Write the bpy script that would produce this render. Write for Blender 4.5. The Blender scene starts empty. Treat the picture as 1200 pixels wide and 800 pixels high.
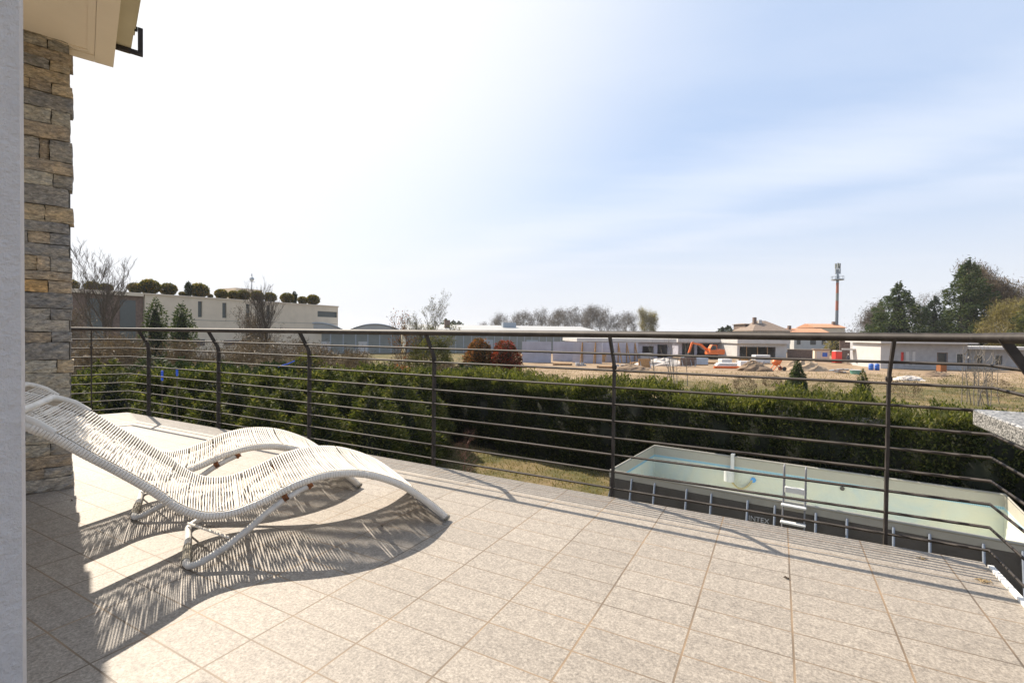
import bpy, math, random
import numpy as np
from mathutils import Vector, Matrix

SC = bpy.context.scene
COL = SC.collection
R = math.radians
rng = random.Random(7)

# ------------------------------------------------------------------ camera
H = 1.081
PITCH = R(0.9046); ROLL = R(-0.6); FPX = 570.0
cp, sp, cr, sr = math.cos(PITCH), math.sin(PITCH), math.cos(ROLL), math.sin(ROLL)
FW = Vector((0, cp, -sp)); R0 = Vector((1, 0, 0)); U0 = Vector((0, sp, cp))
RT = cr * R0 - sr * U0
UP = sr * R0 + cr * U0
cam = bpy.data.cameras.new('camera'); camo = bpy.data.objects.new('camera', cam)
COL.objects.link(camo); SC.camera = camo
m = Matrix((RT, UP, -FW)).transposed().to_4x4(); m.translation = (0, 0, H)
camo.matrix_world = m
cam.sensor_fit = 'HORIZONTAL'; cam.sensor_width = 36; cam.lens = FPX / 1200 * 36
cam.clip_start = 0.05; cam.clip_end = 12000

# ------------------------------------------------------------------ light
SUN_EL = R(46); SUN_DIR = Vector((-0.69, 0.724, 0)).normalized()
sun_vec = (SUN_DIR * math.cos(SUN_EL) + Vector((0, 0, math.sin(SUN_EL)))).normalized()
sl = bpy.data.lights.new('sun', 'SUN'); sl.energy = 4.8; sl.angle = R(0.5); sl.color = (1.0, 0.89, 0.75)
so = bpy.data.objects.new('sun', sl); COL.objects.link(so)
so.rotation_euler = sun_vec.to_track_quat('Z', 'Y').to_euler(); so.location = (-20, 20, 30)

W = bpy.data.worlds.new('World'); SC.world = W; W.use_nodes = True
nt = W.node_tree; nt.nodes.clear()
def wn(t, **k):
    n = nt.nodes.new(t)
    for a, b in k.items(): setattr(n, a, b)
    return n
sky = wn('ShaderNodeTexSky', sky_type='NISHITA', sun_disc=False)
sky.sun_elevation = SUN_EL
sky.sun_rotation = math.atan2(SUN_DIR.x, SUN_DIR.y)
sky.air_density = 1.0; sky.dust_density = 2.0; sky.ozone_density = 1.2; sky.altitude = 150
bg = wn('ShaderNodeBackground'); bg.inputs['Strength'].default_value = 0.085
out = wn('ShaderNodeOutputWorld')
tc = wn('ShaderNodeTexCoord')
# thin cirrus veil, laid out by view direction projected on a high plane
sep = wn('ShaderNodeSeparateXYZ'); nt.links.new(tc.outputs['Generated'], sep.inputs[0])
zc = wn('ShaderNodeMath', operation='MAXIMUM'); nt.links.new(sep.outputs['Z'], zc.inputs[0]); zc.inputs[1].default_value = 0.0
za = wn('ShaderNodeMath', operation='ADD'); nt.links.new(zc.outputs[0], za.inputs[0]); za.inputs[1].default_value = 0.04
dx = wn('ShaderNodeMath', operation='DIVIDE'); nt.links.new(sep.outputs['X'], dx.inputs[0]); nt.links.new(za.outputs[0], dx.inputs[1])
dy = wn('ShaderNodeMath', operation='DIVIDE'); nt.links.new(sep.outputs['Y'], dy.inputs[0]); nt.links.new(za.outputs[0], dy.inputs[1])
cmb = wn('ShaderNodeCombineXYZ'); nt.links.new(dx.outputs[0], cmb.inputs[0]); nt.links.new(dy.outputs[0], cmb.inputs[1])
mp = wn('ShaderNodeMapping'); nt.links.new(cmb.outputs[0], mp.inputs[0])
mp.inputs['Rotation'].default_value = (0, 0, R(53)); mp.inputs['Scale'].default_value = (0.30, 1.0, 1); mp.inputs['Location'].default_value = (3.1, 0.55, 0)
nz = wn('ShaderNodeTexNoise'); nt.links.new(mp.outputs[0], nz.inputs['Vector'])
nz.inputs['Scale'].default_value = 0.9; nz.inputs['Detail'].default_value = 6; nz.inputs['Roughness'].default_value = 0.52; nz.inputs['Distortion'].default_value = 0.5
rp = wn('ShaderNodeValToRGB'); nt.links.new(nz.outputs['Fac'], rp.inputs[0])
rp.color_ramp.elements[0].position = 0.47; rp.color_ramp.elements[0].color = (0, 0, 0, 1)
rp.color_ramp.elements[1].position = 0.72; rp.color_ramp.elements[1].color = (0.8, 0.8, 0.8, 1)
def wm(op, a, b=None, c=None):
    n = wn('ShaderNodeMath', operation=op)
    for i, v in enumerate((a, b, c)):
        if v is None: continue
        if isinstance(v, bpy.types.NodeSocket): nt.links.new(v, n.inputs[i])
        else: n.inputs[i].default_value = v
    return n.outputs[0]
perp = wm('ADD', wm('MULTIPLY', dx.outputs[0], .8), wm('MULTIPLY', dy.outputs[0], .6))
nz2 = wn('ShaderNodeTexNoise'); nt.links.new(mp.outputs[0], nz2.inputs['Vector']); nz2.inputs['Scale'].default_value = 2.2; nz2.inputs['Detail'].default_value = 7; nz2.inputs['Roughness'].default_value = .6
perp = wm('ADD', perp, wm('MULTIPLY', wm('SUBTRACT', nz2.outputs['Fac'], .5), .9))
def band(c, w):
    m_ = wn('ShaderNodeMapRange', interpolation_type='SMOOTHSTEP'); nt.links.new(wm('ABSOLUTE', wm('SUBTRACT', perp, c)), m_.inputs[0])
    m_.inputs[1].default_value = 0; m_.inputs[2].default_value = w; m_.inputs[3].default_value = 1; m_.inputs[4].default_value = 0
    return m_.outputs[0]
veil = wm('ADD', wm('MULTIPLY', band(2.7, .70), .44), wm('MULTIPLY', band(3.75, .5), .28))
cf = wm('MINIMUM', wm('ADD', wm('ADD', wm('MULTIPLY', rp.outputs[0], .45), veil), .06), .92)
mx = wn('ShaderNodeMixRGB', blend_type='MIX'); nt.links.new(cf, mx.inputs[0])
mb = wn('ShaderNodeMixRGB', blend_type='MIX'); mb.inputs[0].default_value = .70; nt.links.new(sky.outputs[0], mb.inputs[1]); mb.inputs[2].default_value = (3.8, 4.85, 6.7, 1)
nt.links.new(mb.outputs[0], mx.inputs[1])
mx.inputs[2].default_value = (5.9, 6.3, 7.1, 1)
# pale ground haze of the air near the horizon
hm = wn('ShaderNodeMapRange', interpolation_type='SMOOTHERSTEP'); nt.links.new(sep.outputs['Z'], hm.inputs[0])
hm.inputs[1].default_value = -0.02; hm.inputs[2].default_value = 0.34; hm.inputs[3].default_value = 0.92; hm.inputs[4].default_value = 0.0
mh = wn('ShaderNodeMixRGB', blend_type='MIX'); nt.links.new(hm.outputs[0], mh.inputs[0]); nt.links.new(mx.outputs[0], mh.inputs[1]); mh.inputs[2].default_value = (5.7, 5.85, 6.15, 1)
# whitening of the hazy sky round the sun
dt = wn('ShaderNodeVectorMath', operation='DOT_PRODUCT'); nt.links.new(tc.outputs['Generated'], dt.inputs[0]); dt.inputs[1].default_value = tuple(sun_vec)
gm = wn('ShaderNodeMapRange', interpolation_type='SMOOTHSTEP'); nt.links.new(dt.outputs['Value'], gm.inputs[0])
gm.inputs[1].default_value = 0.52; gm.inputs[2].default_value = 0.93; gm.inputs[3].default_value = 0.0; gm.inputs[4].default_value = 0.95
mg = wn('ShaderNodeMixRGB', blend_type='MIX'); nt.links.new(gm.outputs[0], mg.inputs[0]); nt.links.new(mh.outputs[0], mg.inputs[1]); mg.inputs[2].default_value = (7.0, 7.0, 7.05, 1)
nt.links.new(mg.outputs[0], bg.inputs['Color']); nt.links.new(bg.outputs[0], out.inputs['Surface'])

SC.view_settings.view_transform = 'Standard'; SC.view_settings.look = 'None'
SC.view_settings.exposure = 0.86; SC.view_settings.gamma = 1; SC.view_settings.use_curve_mapping = False
SC.render.engine = 'CYCLES'
SC.cycles.max_bounces = 6; SC.cycles.diffuse_bounces = 3; SC.cycles.transparent_max_bounces = 8
SC.cycles.use_denoising = True; SC.cycles.sample_clamp_indirect = 8

# ------------------------------------------------------------------ helpers
GZ = -3.6                                                  # garden and field level
def ray(x, y): return FW + RT * ((x - 600) / FPX) + UP * ((400 - y) / FPX)
def at(x, y, Y): r = ray(x, y); return Vector((0, 0, H)) + r * (Y / r.y)
def atz(x, y, z): r = ray(x, y); return Vector((0, 0, H)) + r * ((z - H) / r.z)
def gp(x, Y): p = at(x, 400, Y); return Vector((p.x, Y, GZ))  # a ground point under a bearing

def set_(o, label=None, cat=None, group=None, kind=None):
    if label: o['label'] = label
    if cat: o['category'] = cat
    if group: o['group'] = group
    if kind: o['kind'] = kind
    return o
def empty(name, label=None, cat=None, group=None, loc=(0, 0, 0), rz=0, kind=None):
    o = bpy.data.objects.new(name, None); COL.objects.link(o); o.empty_display_size = 0.2
    o.location = loc; o.rotation_euler = (0, 0, rz)
    return set_(o, label, cat, group, kind)
def copy_tree(o, parent=None):
    c = o.copy(); COL.objects.link(c)
    if parent is not None: c.parent = parent
    for ch in list(o.children): copy_tree(ch, c)
    return c

class MB:
    def __init__(s): s.v = []; s.f = []; s.mi = []; s.sm = []
    def add(s, vs, fs, mi=0, smooth=False):
        n = len(s.v); s.v += [tuple(v) for v in vs]
        for f in fs: s.f.append([i + n for i in f]); s.mi.append(mi); s.sm.append(smooth)
    def box(s, a, b, mi=0, mat=None):
        x0, y0, z0 = a; x1, y1, z1 = b
        vs = [Vector(p) for p in ((x0,y0,z0),(x1,y0,z0),(x1,y1,z0),(x0,y1,z0),(x0,y0,z1),(x1,y0,z1),(x1,y1,z1),(x0,y1,z1))]
        if mat is not None: vs = [mat @ v for v in vs]
        s.add(vs, [(0,3,2,1),(4,5,6,7),(0,1,5,4),(1,2,6,5),(2,3,7,6),(3,0,4,7)], mi)
    def cbox(s, c, d, mi=0, mat=None):
        s.box([c[i]-d[i]/2 for i in range(3)], [c[i]+d[i]/2 for i in range(3)], mi, mat)
    def rbox(s, a, b, r, mi=0, mat=None):
        # box with chamfered vertical and top/bottom edges
        x0,y0,z0=a; x1,y1,z1=b
        def ring(z, q):
            c=r if not q else r*1.0
            i = q
            X0,X1,Y0,Y1=x0+i,x1-i,y0+i,y1-i
            return [(X0+c,Y0,z),(X1-c,Y0,z),(X1,Y0+c,z),(X1,Y1-c,z),(X1-c,Y1,z),(X0+c,Y1,z),(X0,Y1-c,z),(X0,Y0+c,z)]
        vs=ring(z0,r)+ring(z0+r,0)+ring(z1-r,0)+ring(z1,r)
        vs=[Vector(v) for v in vs]
        if mat is not None: vs=[mat@v for v in vs]
        fs=[tuple(range(7,-1,-1)),tuple(range(24,32))]
        for k in range(3):
            for j in range(8): fs.append((k*8+j,k*8+(j+1)%8,(k+1)*8+(j+1)%8,(k+1)*8+j))
        s.add(vs,fs,mi)
    def prism(s, poly, z0, z1, mi=0):
        n=len(poly)
        vs=[(p[0],p[1],z0) for p in poly]+[(p[0],p[1],z1) for p in poly]
        fs=[tuple(range(n-1,-1,-1)),tuple(range(n,2*n))]+[(i,(i+1)%n,n+(i+1)%n,n+i) for i in range(n)]
        s.add(vs,fs,mi)
    def extr(s, prof, p0, ax, ay, az, L, mi=0, smooth=False):
        # profile (u,w) in plane (ay, az), extruded L along ax from p0
        n=len(prof); p0=Vector(p0)
        a=[p0+ay*u+az*w for u,w in prof]; b=[p+ax*L for p in a]
        s.add(a+b,[tuple(range(n-1,-1,-1)),tuple(range(n,2*n))]+[(i,(i+1)%n,n+(i+1)%n,n+i) for i in range(n)],mi,smooth)
    def tube(s, pts, r, n=8, mi=0, caps=True, smooth=True, flat=None):
        pts=[Vector(p) for p in pts]; k=len(pts)
        rad=r if isinstance(r,(list,tuple)) else [r]*k
        vs=[]; up=None
        for i,p in enumerate(pts):
            t=(pts[min(i+1,k-1)]-pts[max(i-1,0)])
            if t.length<1e-9: t=Vector((0,0,1))
            t.normalize()
            if up is None:
                up=Vector((0,0,1)) if abs(t.z)<0.9 else Vector((1,0,0))
            a=t.cross(up)
            if a.length<1e-6: a=t.orthogonal()
            a.normalize(); b=a.cross(t).normalized(); up=b
            for j in range(n):
                th=2*math.pi*j/n
                vs.append(p+(a*math.cos(th)*(flat or 1)+b*math.sin(th))*rad[i])
        fs=[]
        for i in range(k-1):
            for j in range(n): fs.append((i*n+j,i*n+(j+1)%n,(i+1)*n+(j+1)%n,(i+1)*n+j))
        s.add(vs,fs,mi,smooth)
        if caps: s.add(vs[:n],[tuple(range(n))][:1],mi); s.add(vs[-n:],[tuple(range(n-1,-1,-1))],mi)
    def cyl(s, c, r, z0, z1, n=16, mi=0, r2=None):
        s.tube([(c[0],c[1],z0),(c[0],c[1],z1)],[r,r if r2 is None else r2],n,mi)
    def ball(s, c, r, nu=12, nv=8, mi=0, sq=(1,1,1), jit=0):
        vs=[];fs=[]
        for i in range(nv+1):
            th=math.pi*i/nv
            for j in range(nu):
                ph=2*math.pi*j/nu; q=r*(1+(rng.uniform(-jit,jit) if 0<i<nv else 0))
                vs.append((c[0]+q*sq[0]*math.sin(th)*math.cos(ph),c[1]+q*sq[1]*math.sin(th)*math.sin(ph),c[2]+q*sq[2]*math.cos(th)))
        for i in range(nv):
            for j in range(nu): fs.append((i*nu+j,(i+1)*nu+j,(i+1)*nu+(j+1)%nu,i*nu+(j+1)%nu))
        s.add(vs,fs,mi,True)
    def build(s, name, mats, parent=None, **k):
        me=bpy.data.meshes.new(name); me.from_pydata(s.v,[],s.f)
        mats=mats if isinstance(mats,(list,tuple)) else [mats]
        for mm in mats: me.materials.append(mm)
        me.polygons.foreach_set('material_index',s.mi); me.polygons.foreach_set('use_smooth',s.sm)
        me.update()
        o=bpy.data.objects.new(name,me); COL.objects.link(o)
        if parent is not None: o.parent=parent
        return set_(o,**k)

def leaf_mesh(name, C, D, L, Wd, mats, parent=None, seed=0, bend=0.0, core=None, **k):
    """one mesh of small leaf-like quads: centres C, long axes D, lengths L, widths Wd (numpy)."""
    rs=np.random.RandomState(seed); n=len(C)
    D=D/np.maximum(np.linalg.norm(D,axis=1,keepdims=True),1e-6)
    q=rs.normal(size=(n,3)); S=np.cross(D,q); S/=np.maximum(np.linalg.norm(S,axis=1,keepdims=True),1e-6)
    L=np.broadcast_to(np.asarray(L,float),(n,))[:,None]; Wd=np.broadcast_to(np.asarray(Wd,float),(n,))[:,None]
    P=np.empty((n,4,3)); P[:,0]=C-D*L/2; P[:,1]=C+S*Wd/2+D*L*.05; P[:,2]=C+D*L/2; P[:,3]=C-S*Wd/2+D*L*.05
    V=P.reshape(-1,3); nv=4*n
    cv=np.zeros((0,3)); cf=[]
    if core is not None: cv=np.array(core.v,float); cf=core.f
    me=bpy.data.meshes.new(name)
    nl=nv+sum(len(f) for f in cf)
    me.vertices.add(nv+len(cv)); me.vertices.foreach_set('co',np.concatenate([V,cv]).astype(np.float32).ravel())
    loops=np.concatenate([np.arange(nv)]+[np.array(f)+nv for f in cf]).astype(np.int32)
    me.loops.add(nl); me.loops.foreach_set('vertex_index',loops)
    starts=list(range(0,nv,4)); s0=nv
    for f in cf: starts.append(s0); s0+=len(f)
    me.polygons.add(n+len(cf)); me.polygons.foreach_set('loop_start',np.array(starts,np.int32))
    mats=mats if isinstance(mats,(list,tuple)) else [mats]
    for mm in mats: me.materials.append(mm)
    if cf and len(mats)>1:
        me.polygons.foreach_set('material_index',np.array([0]*n+[1]*len(cf),np.int32))
    me.update(calc_edges=True); me.validate()
    o=bpy.data.objects.new(name,me); COL.objects.link(o)
    if parent is not None: o.parent=parent
    return set_(o,**k)

# ------------------------------------------------------------------ materials
def newmat(name):
    mt=bpy.data.materials.new(name); mt.use_nodes=True
    t=mt.node_tree; b=t.nodes['Principled BSDF']
    return mt,t,b
def nd(t,ty,**k):
    n=t.nodes.new(ty)
    for a,b in k.items(): setattr(n,a,b)
    return n
def ramp(t,src,stops):
    r=nd(t,'ShaderNodeValToRGB'); t.links.new(src,r.inputs[0]); e=r.color_ramp.elements
    while len(e)<len(stops): e.new(0.5)
    for i,(p,c) in enumerate(stops):
        e[i].position=p; e[i].color=(*c,1) if len(c)==3 else c
    return r
def noise(t,scale,detail=4,rough=.55,vec=None,dist=0):
    n=nd(t,'ShaderNodeTexNoise'); n.inputs['Scale'].default_value=scale; n.inputs['Detail'].default_value=detail
    n.inputs['Roughness'].default_value=rough; n.inputs['Distortion'].default_value=dist
    if vec is not None: t.links.new(vec,n.inputs['Vector'])
    return n
def bump(t,b,h,strength=.3,dist=.01):
    k=nd(t,'ShaderNodeBump'); k.inputs['Strength'].default_value=strength; k.inputs['Distance'].default_value=dist
    t.links.new(h,k.inputs['Height']); t.links.new(k.outputs[0],b.inputs['Normal']); return k
def simple(name,c,rough=.6,var=.12,scale=4,metal=0,spec=.5,bstr=0,bscale=60,bd=.003):
    mt,t,b=newmat(name)
    co=nd(t,'ShaderNodeTexCoord').outputs['Object']
    n=noise(t,scale,5,.6,co)
    lo=[max(0,x*(1-var*1.6)) for x in c]; hi=[min(1,x*(1+var*1.3)) for x in c]
    r=ramp(t,n.outputs['Fac'],[(.3,lo),(.7,hi)])
    t.links.new(r.outputs[0],b.inputs['Base Color'])
    b.inputs['Roughness'].default_value=rough; b.inputs['Metallic'].default_value=metal; b.inputs['Specular IOR Level'].default_value=spec
    if bstr: bump(t,b,noise(t,bscale,4,.6,co).outputs['Fac'],bstr,bd)
    return mt
def leafmat(name,stops,trans=.35,rough=.55,tint=(1.25,1.3,.5)):
    mt,t,b=newmat(name)
    g=nd(t,'ShaderNodeNewGeometry')
    r=ramp(t,g.outputs['Random Per Island'],stops)
    t.links.new(r.outputs[0],b.inputs['Base Color']); b.inputs['Roughness'].default_value=rough; b.inputs['Specular IOR Level'].default_value=.12
    tr=nd(t,'ShaderNodeBsdfTranslucent')
    mu=nd(t,'ShaderNodeMixRGB',blend_type='MULTIPLY'); mu.inputs[0].default_value=1; t.links.new(r.outputs[0],mu.inputs[1]); mu.inputs[2].default_value=(*tint,1)
    t.links.new(mu.outputs[0],tr.inputs['Color'])
    ms=nd(t,'ShaderNodeMixShader'); ms.inputs[0].default_value=trans
    t.links.new(b.outputs[0],ms.inputs[1]); t.links.new(tr.outputs[0],ms.inputs[2])
    t.links.new(ms.outputs[0],t.nodes['Material Output'].inputs['Surface'])
    return mt

M={}
# terrace tile: speckled grey-beige stoneware 33 x 16.7 cm with sandy grout
def tile_mat():
    mt,t,b=newmat('terrace_tile')
    co=nd(t,'ShaderNodeTexCoord').outputs['Object']
    s=nd(t,'ShaderNodeSeparateXYZ'); t.links.new(co,s.inputs[0])
    def mth(op,a,bv=None,c=None):
        n=nd(t,'ShaderNodeMath',operation=op)
        for i,v in enumerate((a,bv,c)):
            if v is None: continue
            if hasattr(v,'links') or isinstance(v,bpy.types.NodeSocket): t.links.new(v,n.inputs[i])
            else: n.inputs[i].default_value=v
        return n.outputs[0]
    wob=noise(t,3,2,.5,co).outputs['Fac']
    wv=mth('MULTIPLY',mth('SUBTRACT',wob,.5),.004)
    def cell(src,off,size):
        q=mth('DIVIDE',mth('ADD',mth('SUBTRACT',src,off),wv),size)
        fl=mth('FLOOR',q); fr=mth('SUBTRACT',q,fl)
        d=mth('MULTIPLY',mth('MINIMUM',fr,mth('SUBTRACT',1.0,fr)),size)
        return fl,d
    fu,du=cell(s.outputs['X'],-1.271,1/3); fv,dv=cell(s.outputs['Y'],1.547,1/6)
    gu=nd(t,'ShaderNodeMapRange'); t.links.new(du,gu.inputs[0]); gu.inputs[1].default_value=.0028; gu.inputs[2].default_value=.0042
    gv=nd(t,'ShaderNodeMapRange'); t.links.new(dv,gv.inputs[0]); gv.inputs[1].default_value=.0022; gv.inputs[2].default_value=.0034
    g=mth('MINIMUM',gu.outputs[0],gv.outputs[0])
    cm=nd(t,'ShaderNodeCombineXYZ'); t.links.new(fu,cm.inputs[0]); t.links.new(fv,cm.inputs[1])
    wn_=nd(t,'ShaderNodeTexWhiteNoise'); t.links.new(cm.outputs[0],wn_.inputs['Vector'])
    n1=noise(t,95,3,.8,co); n2=noise(t,26,4,.6,co); n3=noise(t,1.3,4,.6,co)
    sp_=mth('ADD',mth('MULTIPLY',n1.outputs['Fac'],.72),mth('MULTIPLY',n2.outputs['Fac'],.28))
    r=ramp(t,sp_,[(.33,(.125,.108,.090)),(.5,(.265,.233,.195)),(.66,(.42,.375,.315))])
    hsv=nd(t,'ShaderNodeHueSaturation'); t.links.new(r.outputs[0],hsv.inputs['Color'])
    vv=mth('ADD',mth('ADD',mth('MULTIPLY',wn_.outputs['Value'],.12),.80),mth('MULTIPLY',n3.outputs['Fac'],.26))
    t.links.new(vv,hsv.inputs['Value'])
    gn=noise(t,2.2,3,.6,co)
    gc=ramp(t,gn.outputs['Fac'],[(.36,(.10,.078,.056)),(.62,(.25,.175,.105))])
    mxx=nd(t,'ShaderNodeMixRGB'); t.links.new(g,mxx.inputs[0]); t.links.new(gc.outputs[0],mxx.inputs[1]); t.links.new(hsv.outputs[0],mxx.inputs[2])
    t.links.new(mxx.outputs[0],b.inputs['Base Color'])
    b.inputs['Roughness'].default_value=.6; b.inputs['Specular IOR Level'].default_value=.5
    hh=mth('ADD',mth('MULTIPLY',g,.6),mth('MULTIPLY',n1.outputs['Fac'],.3))
    bump(t,b,hh,.35,.003)
    return mt
M['tile']=tile_mat()
M['edge_white']=simple('white_edge_trim',(.78,.78,.76),.5,.06,8)
M['plaster']=simple('cream_plaster',(.60,.48,.33),.85,.05,2,bstr=.15,bscale=80)
M['iron']=simple('dark_iron_paint',(.045,.038,.034),.58,.25,14,metal=.0,spec=.2,bstr=.1,bscale=120,bd=.001)
def stucco():
    mt,t,b=newmat('white_stucco'); co=nd(t,'ShaderNodeTexCoord').outputs['Object']
    n=noise(t,42,6,.7,co); n2=noise(t,9,5,.6,co)
    r=ramp(t,n2.outputs['Fac'],[(.3,(.70,.645,.61)),(.7,(.80,.74,.70))]); t.links.new(r.outputs[0],b.inputs['Base Color'])
    b.inputs['Roughness'].default_value=.9; bump(t,b,n.outputs['Fac'],1.0,.02); return mt
M['stucco']=stucco()
def stonemat():
    mt,t,b=newmat('split_stone'); co=nd(t,'ShaderNodeTexCoord').outputs['Object']
    at_=nd(t,'ShaderNodeAttribute'); at_.attribute_name='tint'
    mp_=nd(t,'ShaderNodeMapping'); t.links.new(co,mp_.inputs[0]); mp_.inputs['Scale'].default_value=(1,1,2.2)
    n=noise(t,34,7,.7,mp_.outputs[0],.6); n2=noise(t,9,4,.6,mp_.outputs[0],.5)
    r=ramp(t,n.outputs['Fac'],[(.30,(.40,.40,.40)),(.5,(1.1,1.1,1.1)),(.70,(2.0,1.95,1.85))])
    r2=ramp(t,n2.outputs['Fac'],[(.35,(.8,.82,.86)),(.65,(1.2,1.12,1.0))])
    a=nd(t,'ShaderNodeMixRGB',blend_type='MULTIPLY'); a.inputs[0].default_value=1; t.links.new(at_.outputs['Color'],a.inputs[1]); t.links.new(r.outputs[0],a.inputs[2])
    c=nd(t,'ShaderNodeMixRGB',blend_type='MULTIPLY'); c.inputs[0].default_value=1; t.links.new(a.outputs[0],c.inputs[1]); t.links.new(r2.outputs[0],c.inputs[2])
    t.links.new(c.outputs[0],b.inputs['Base Color']); b.inputs['Roughness'].default_value=.78
    bump(t,b,n.outputs['Fac'],.9,.012); return mt
M['stone']=stonemat()
M['mortar']=simple('mortar_shade',(.085,.075,.06),.95,.2,20)
def granite():
    mt,t,b=newmat('speckled_granite'); co=nd(t,'ShaderNodeTexCoord').outputs['Object']
    n=noise(t,190,2,.5,co); n2=noise(t,60,3,.5,co)
    mxv=nd(t,'ShaderNodeMath',operation='MULTIPLY_ADD'); t.links.new(n2.outputs['Fac'],mxv.inputs[0]); mxv.inputs[1].default_value=.35; t.links.new(n.outputs['Fac'],mxv.inputs[2])
    r=ramp(t,mxv.outputs[0],[(.55,(.035,.035,.035)),(.66,(.17,.17,.165)),(.80,(.42,.41,.39))]); t.links.new(r.outputs[0],b.inputs['Base Color'])
    b.inputs['Roughness'].default_value=.35; return mt
M['granite']=granite()
M['paint']=simple('white_tube_paint',(.68,.64,.57),.42,.10,14,bstr=.05)
M['legpaint']=simple('grey_tube_paint',(.60,.575,.53),.45,.12,20)
M['cord']=simple('white_plastic_cord',(.75,.70,.62),.45,.06,9)
M['sleeve']=simple('dirty_rubber_sleeve',(.30,.27,.21),.8,.5,40,bstr=.3)
M['rust']=simple('rusty_clamp',(.28,.10,.03),.8,.5,50)

# ------------------------------------------------------------------ ground
def groundmat():
    mt,t,b=newmat('field_ground'); co=nd(t,'ShaderNodeTexCoord').outputs['Object']
    s=nd(t,'ShaderNodeSeparateXYZ'); t.links.new(co,s.inputs[0])
    n1=noise(t,.11,6,.62,co,.4); n2=noise(t,.42,9,.74,co,.3); n3=noise(t,.035,4,.6,co)
    grass=ramp(t,n2.outputs['Fac'],[(.32,(.045,.055,.02)),(.46,(.10,.09,.04)),(.64,(.20,.145,.08))])
    sand=ramp(t,n2.outputs['Fac'],[(.30,(.14,.095,.06)),(.5,(.26,.19,.125)),(.70,(.40,.31,.22))])
    # sand where the building site is: Y about 56..110 m, broken up by noise
    w=nd(t,'ShaderNodeMath',operation='MULTIPLY_ADD'); t.links.new(n1.outputs['Fac'],w.inputs[0]); w.inputs[1].default_value=44; t.links.new(s.outputs['Y'],w.inputs[2])
    mr=nd(t,'ShaderNodeMapRange'); t.links.new(w.outputs[0],mr.inputs[0]); mr.inputs[1].default_value=66; mr.inputs[2].default_value=80
    w2=nd(t,'ShaderNodeMapRange'); t.links.new(s.outputs['Y'],w2.inputs[0]); w2.inputs[1].default_value=125; w2.inputs[2].default_value=150; w2.inputs[3].default_value=1; w2.inputs[4].default_value=0
    w3=nd(t,'ShaderNodeMapRange'); t.links.new(s.outputs['X'],w3.inputs[0]); w3.inputs[1].default_value=-6; w3.inputs[2].default_value=4
    k=nd(t,'ShaderNodeMath',operation='MULTIPLY'); t.links.new(mr.outputs[0],k.inputs[0]); t.links.new(w2.outputs[0],k.inputs[1])
    k2=nd(t,'ShaderNodeMath',operation='MULTIPLY'); t.links.new(k.outputs[0],k2.inputs[0]); t.links.new(w3.outputs[0],k2.inputs[1])
    mxx=nd(t,'ShaderNodeMixRGB'); t.links.new(k2.outputs[0],mxx.inputs[0]); t.links.new(grass.outputs[0],mxx.inputs[1]); t.links.new(sand.outputs[0],mxx.inputs[2])
    t.links.new(mxx.outputs[0],b.inputs['Base Color']); b.inputs['Roughness'].default_value=.95; b.inputs['Specular IOR Level'].default_value=.1
    bump(t,b,n2.outputs['Fac'],.6,.08); return mt
M['ground']=groundmat()
g=MB()
rings=[0,12,25,45,80,140,300,800,2500]; NS=48
vs=[(0,0,GZ)]; fs=[]
for k,rr in enumerate(rings[1:]):
    for j in range(NS):
        th=2*math.pi*j/NS; vs.append((rr*math.cos(th),rr*math.sin(th),GZ))
for j in range(NS): fs.append((0,1+j,1+(j+1)%NS))
for k in range(len(rings)-2):
    a=1+k*NS; b_=a+NS
    for j in range(NS): fs.append((a+j,b_+j,b_+(j+1)%NS,a+(j+1)%NS))
g.add(vs,fs); g.build('ground',M['ground'],kind='structure')

# ------------------------------------------------------------------ terrace (local x=U along the railing, y=V outwards)
YAW=R(-28.733); TM=Matrix.Rotation(YAW,4,'Z')
U=Vector((math.cos(YAW),math.sin(YAW),0)); V=Vector((-math.sin(YAW),math.cos(YAW),0))
EV=3.155; EUR=.885
AL=(-.34,-.94)                                              # left edge direction in (u,v)
C1=(-7.47,EV)
left_end=(C1[0]+AL[0]*6,C1[1]+AL[1]*6)
tb=MB(); tb.prism([(EUR,EV),C1,left_end,(-4.2,-4.0),(EUR,-4.0)],-.12,0)
ter=tb.build('terrace_floor',M['tile'],kind='structure'); ter.rotation_euler=(0,0,YAW)
tb=MB(); tb.prism([(EUR-.03,EV-.03),(C1[0]+.03,C1[1]-.03),(left_end[0]+.2,left_end[1]),(-4.2,-3.95),(EUR-.03,-3.95)],-.42,-.125)
o=tb.build('terrace_slab',M['plaster'],kind='structure'); o.rotation_euler=(0,0,YAW)
tb=MB(); tb.prism([(EUR-.35,EV-.35),(C1[0]+.4,C1[1]-.35),(left_end[0]+.6,left_end[1]),(-4.2,-3.9),(EUR-.35,-3.9)],GZ-.1,-.425)
o=tb.build('lower_storey',M['stucco']); o.rotation_euler=(0,0,YAW)
set_(o,'white rendered lower storey carrying the tiled terrace','building')
# metal edge trim on the right and outer edge
tb=MB(); tb.box((EUR+.001,-3.9,-.10),(EUR+.022,EV-.06,.012)); tb.build('edge_trim',M['edge_white'],ter)
tb=MB(); tb.box((C1[0]+.02,EV+.001,-.10),(EUR-.02,EV+.012,-.006)); tb.build('edge_trim',M['iron'],ter)

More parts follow.
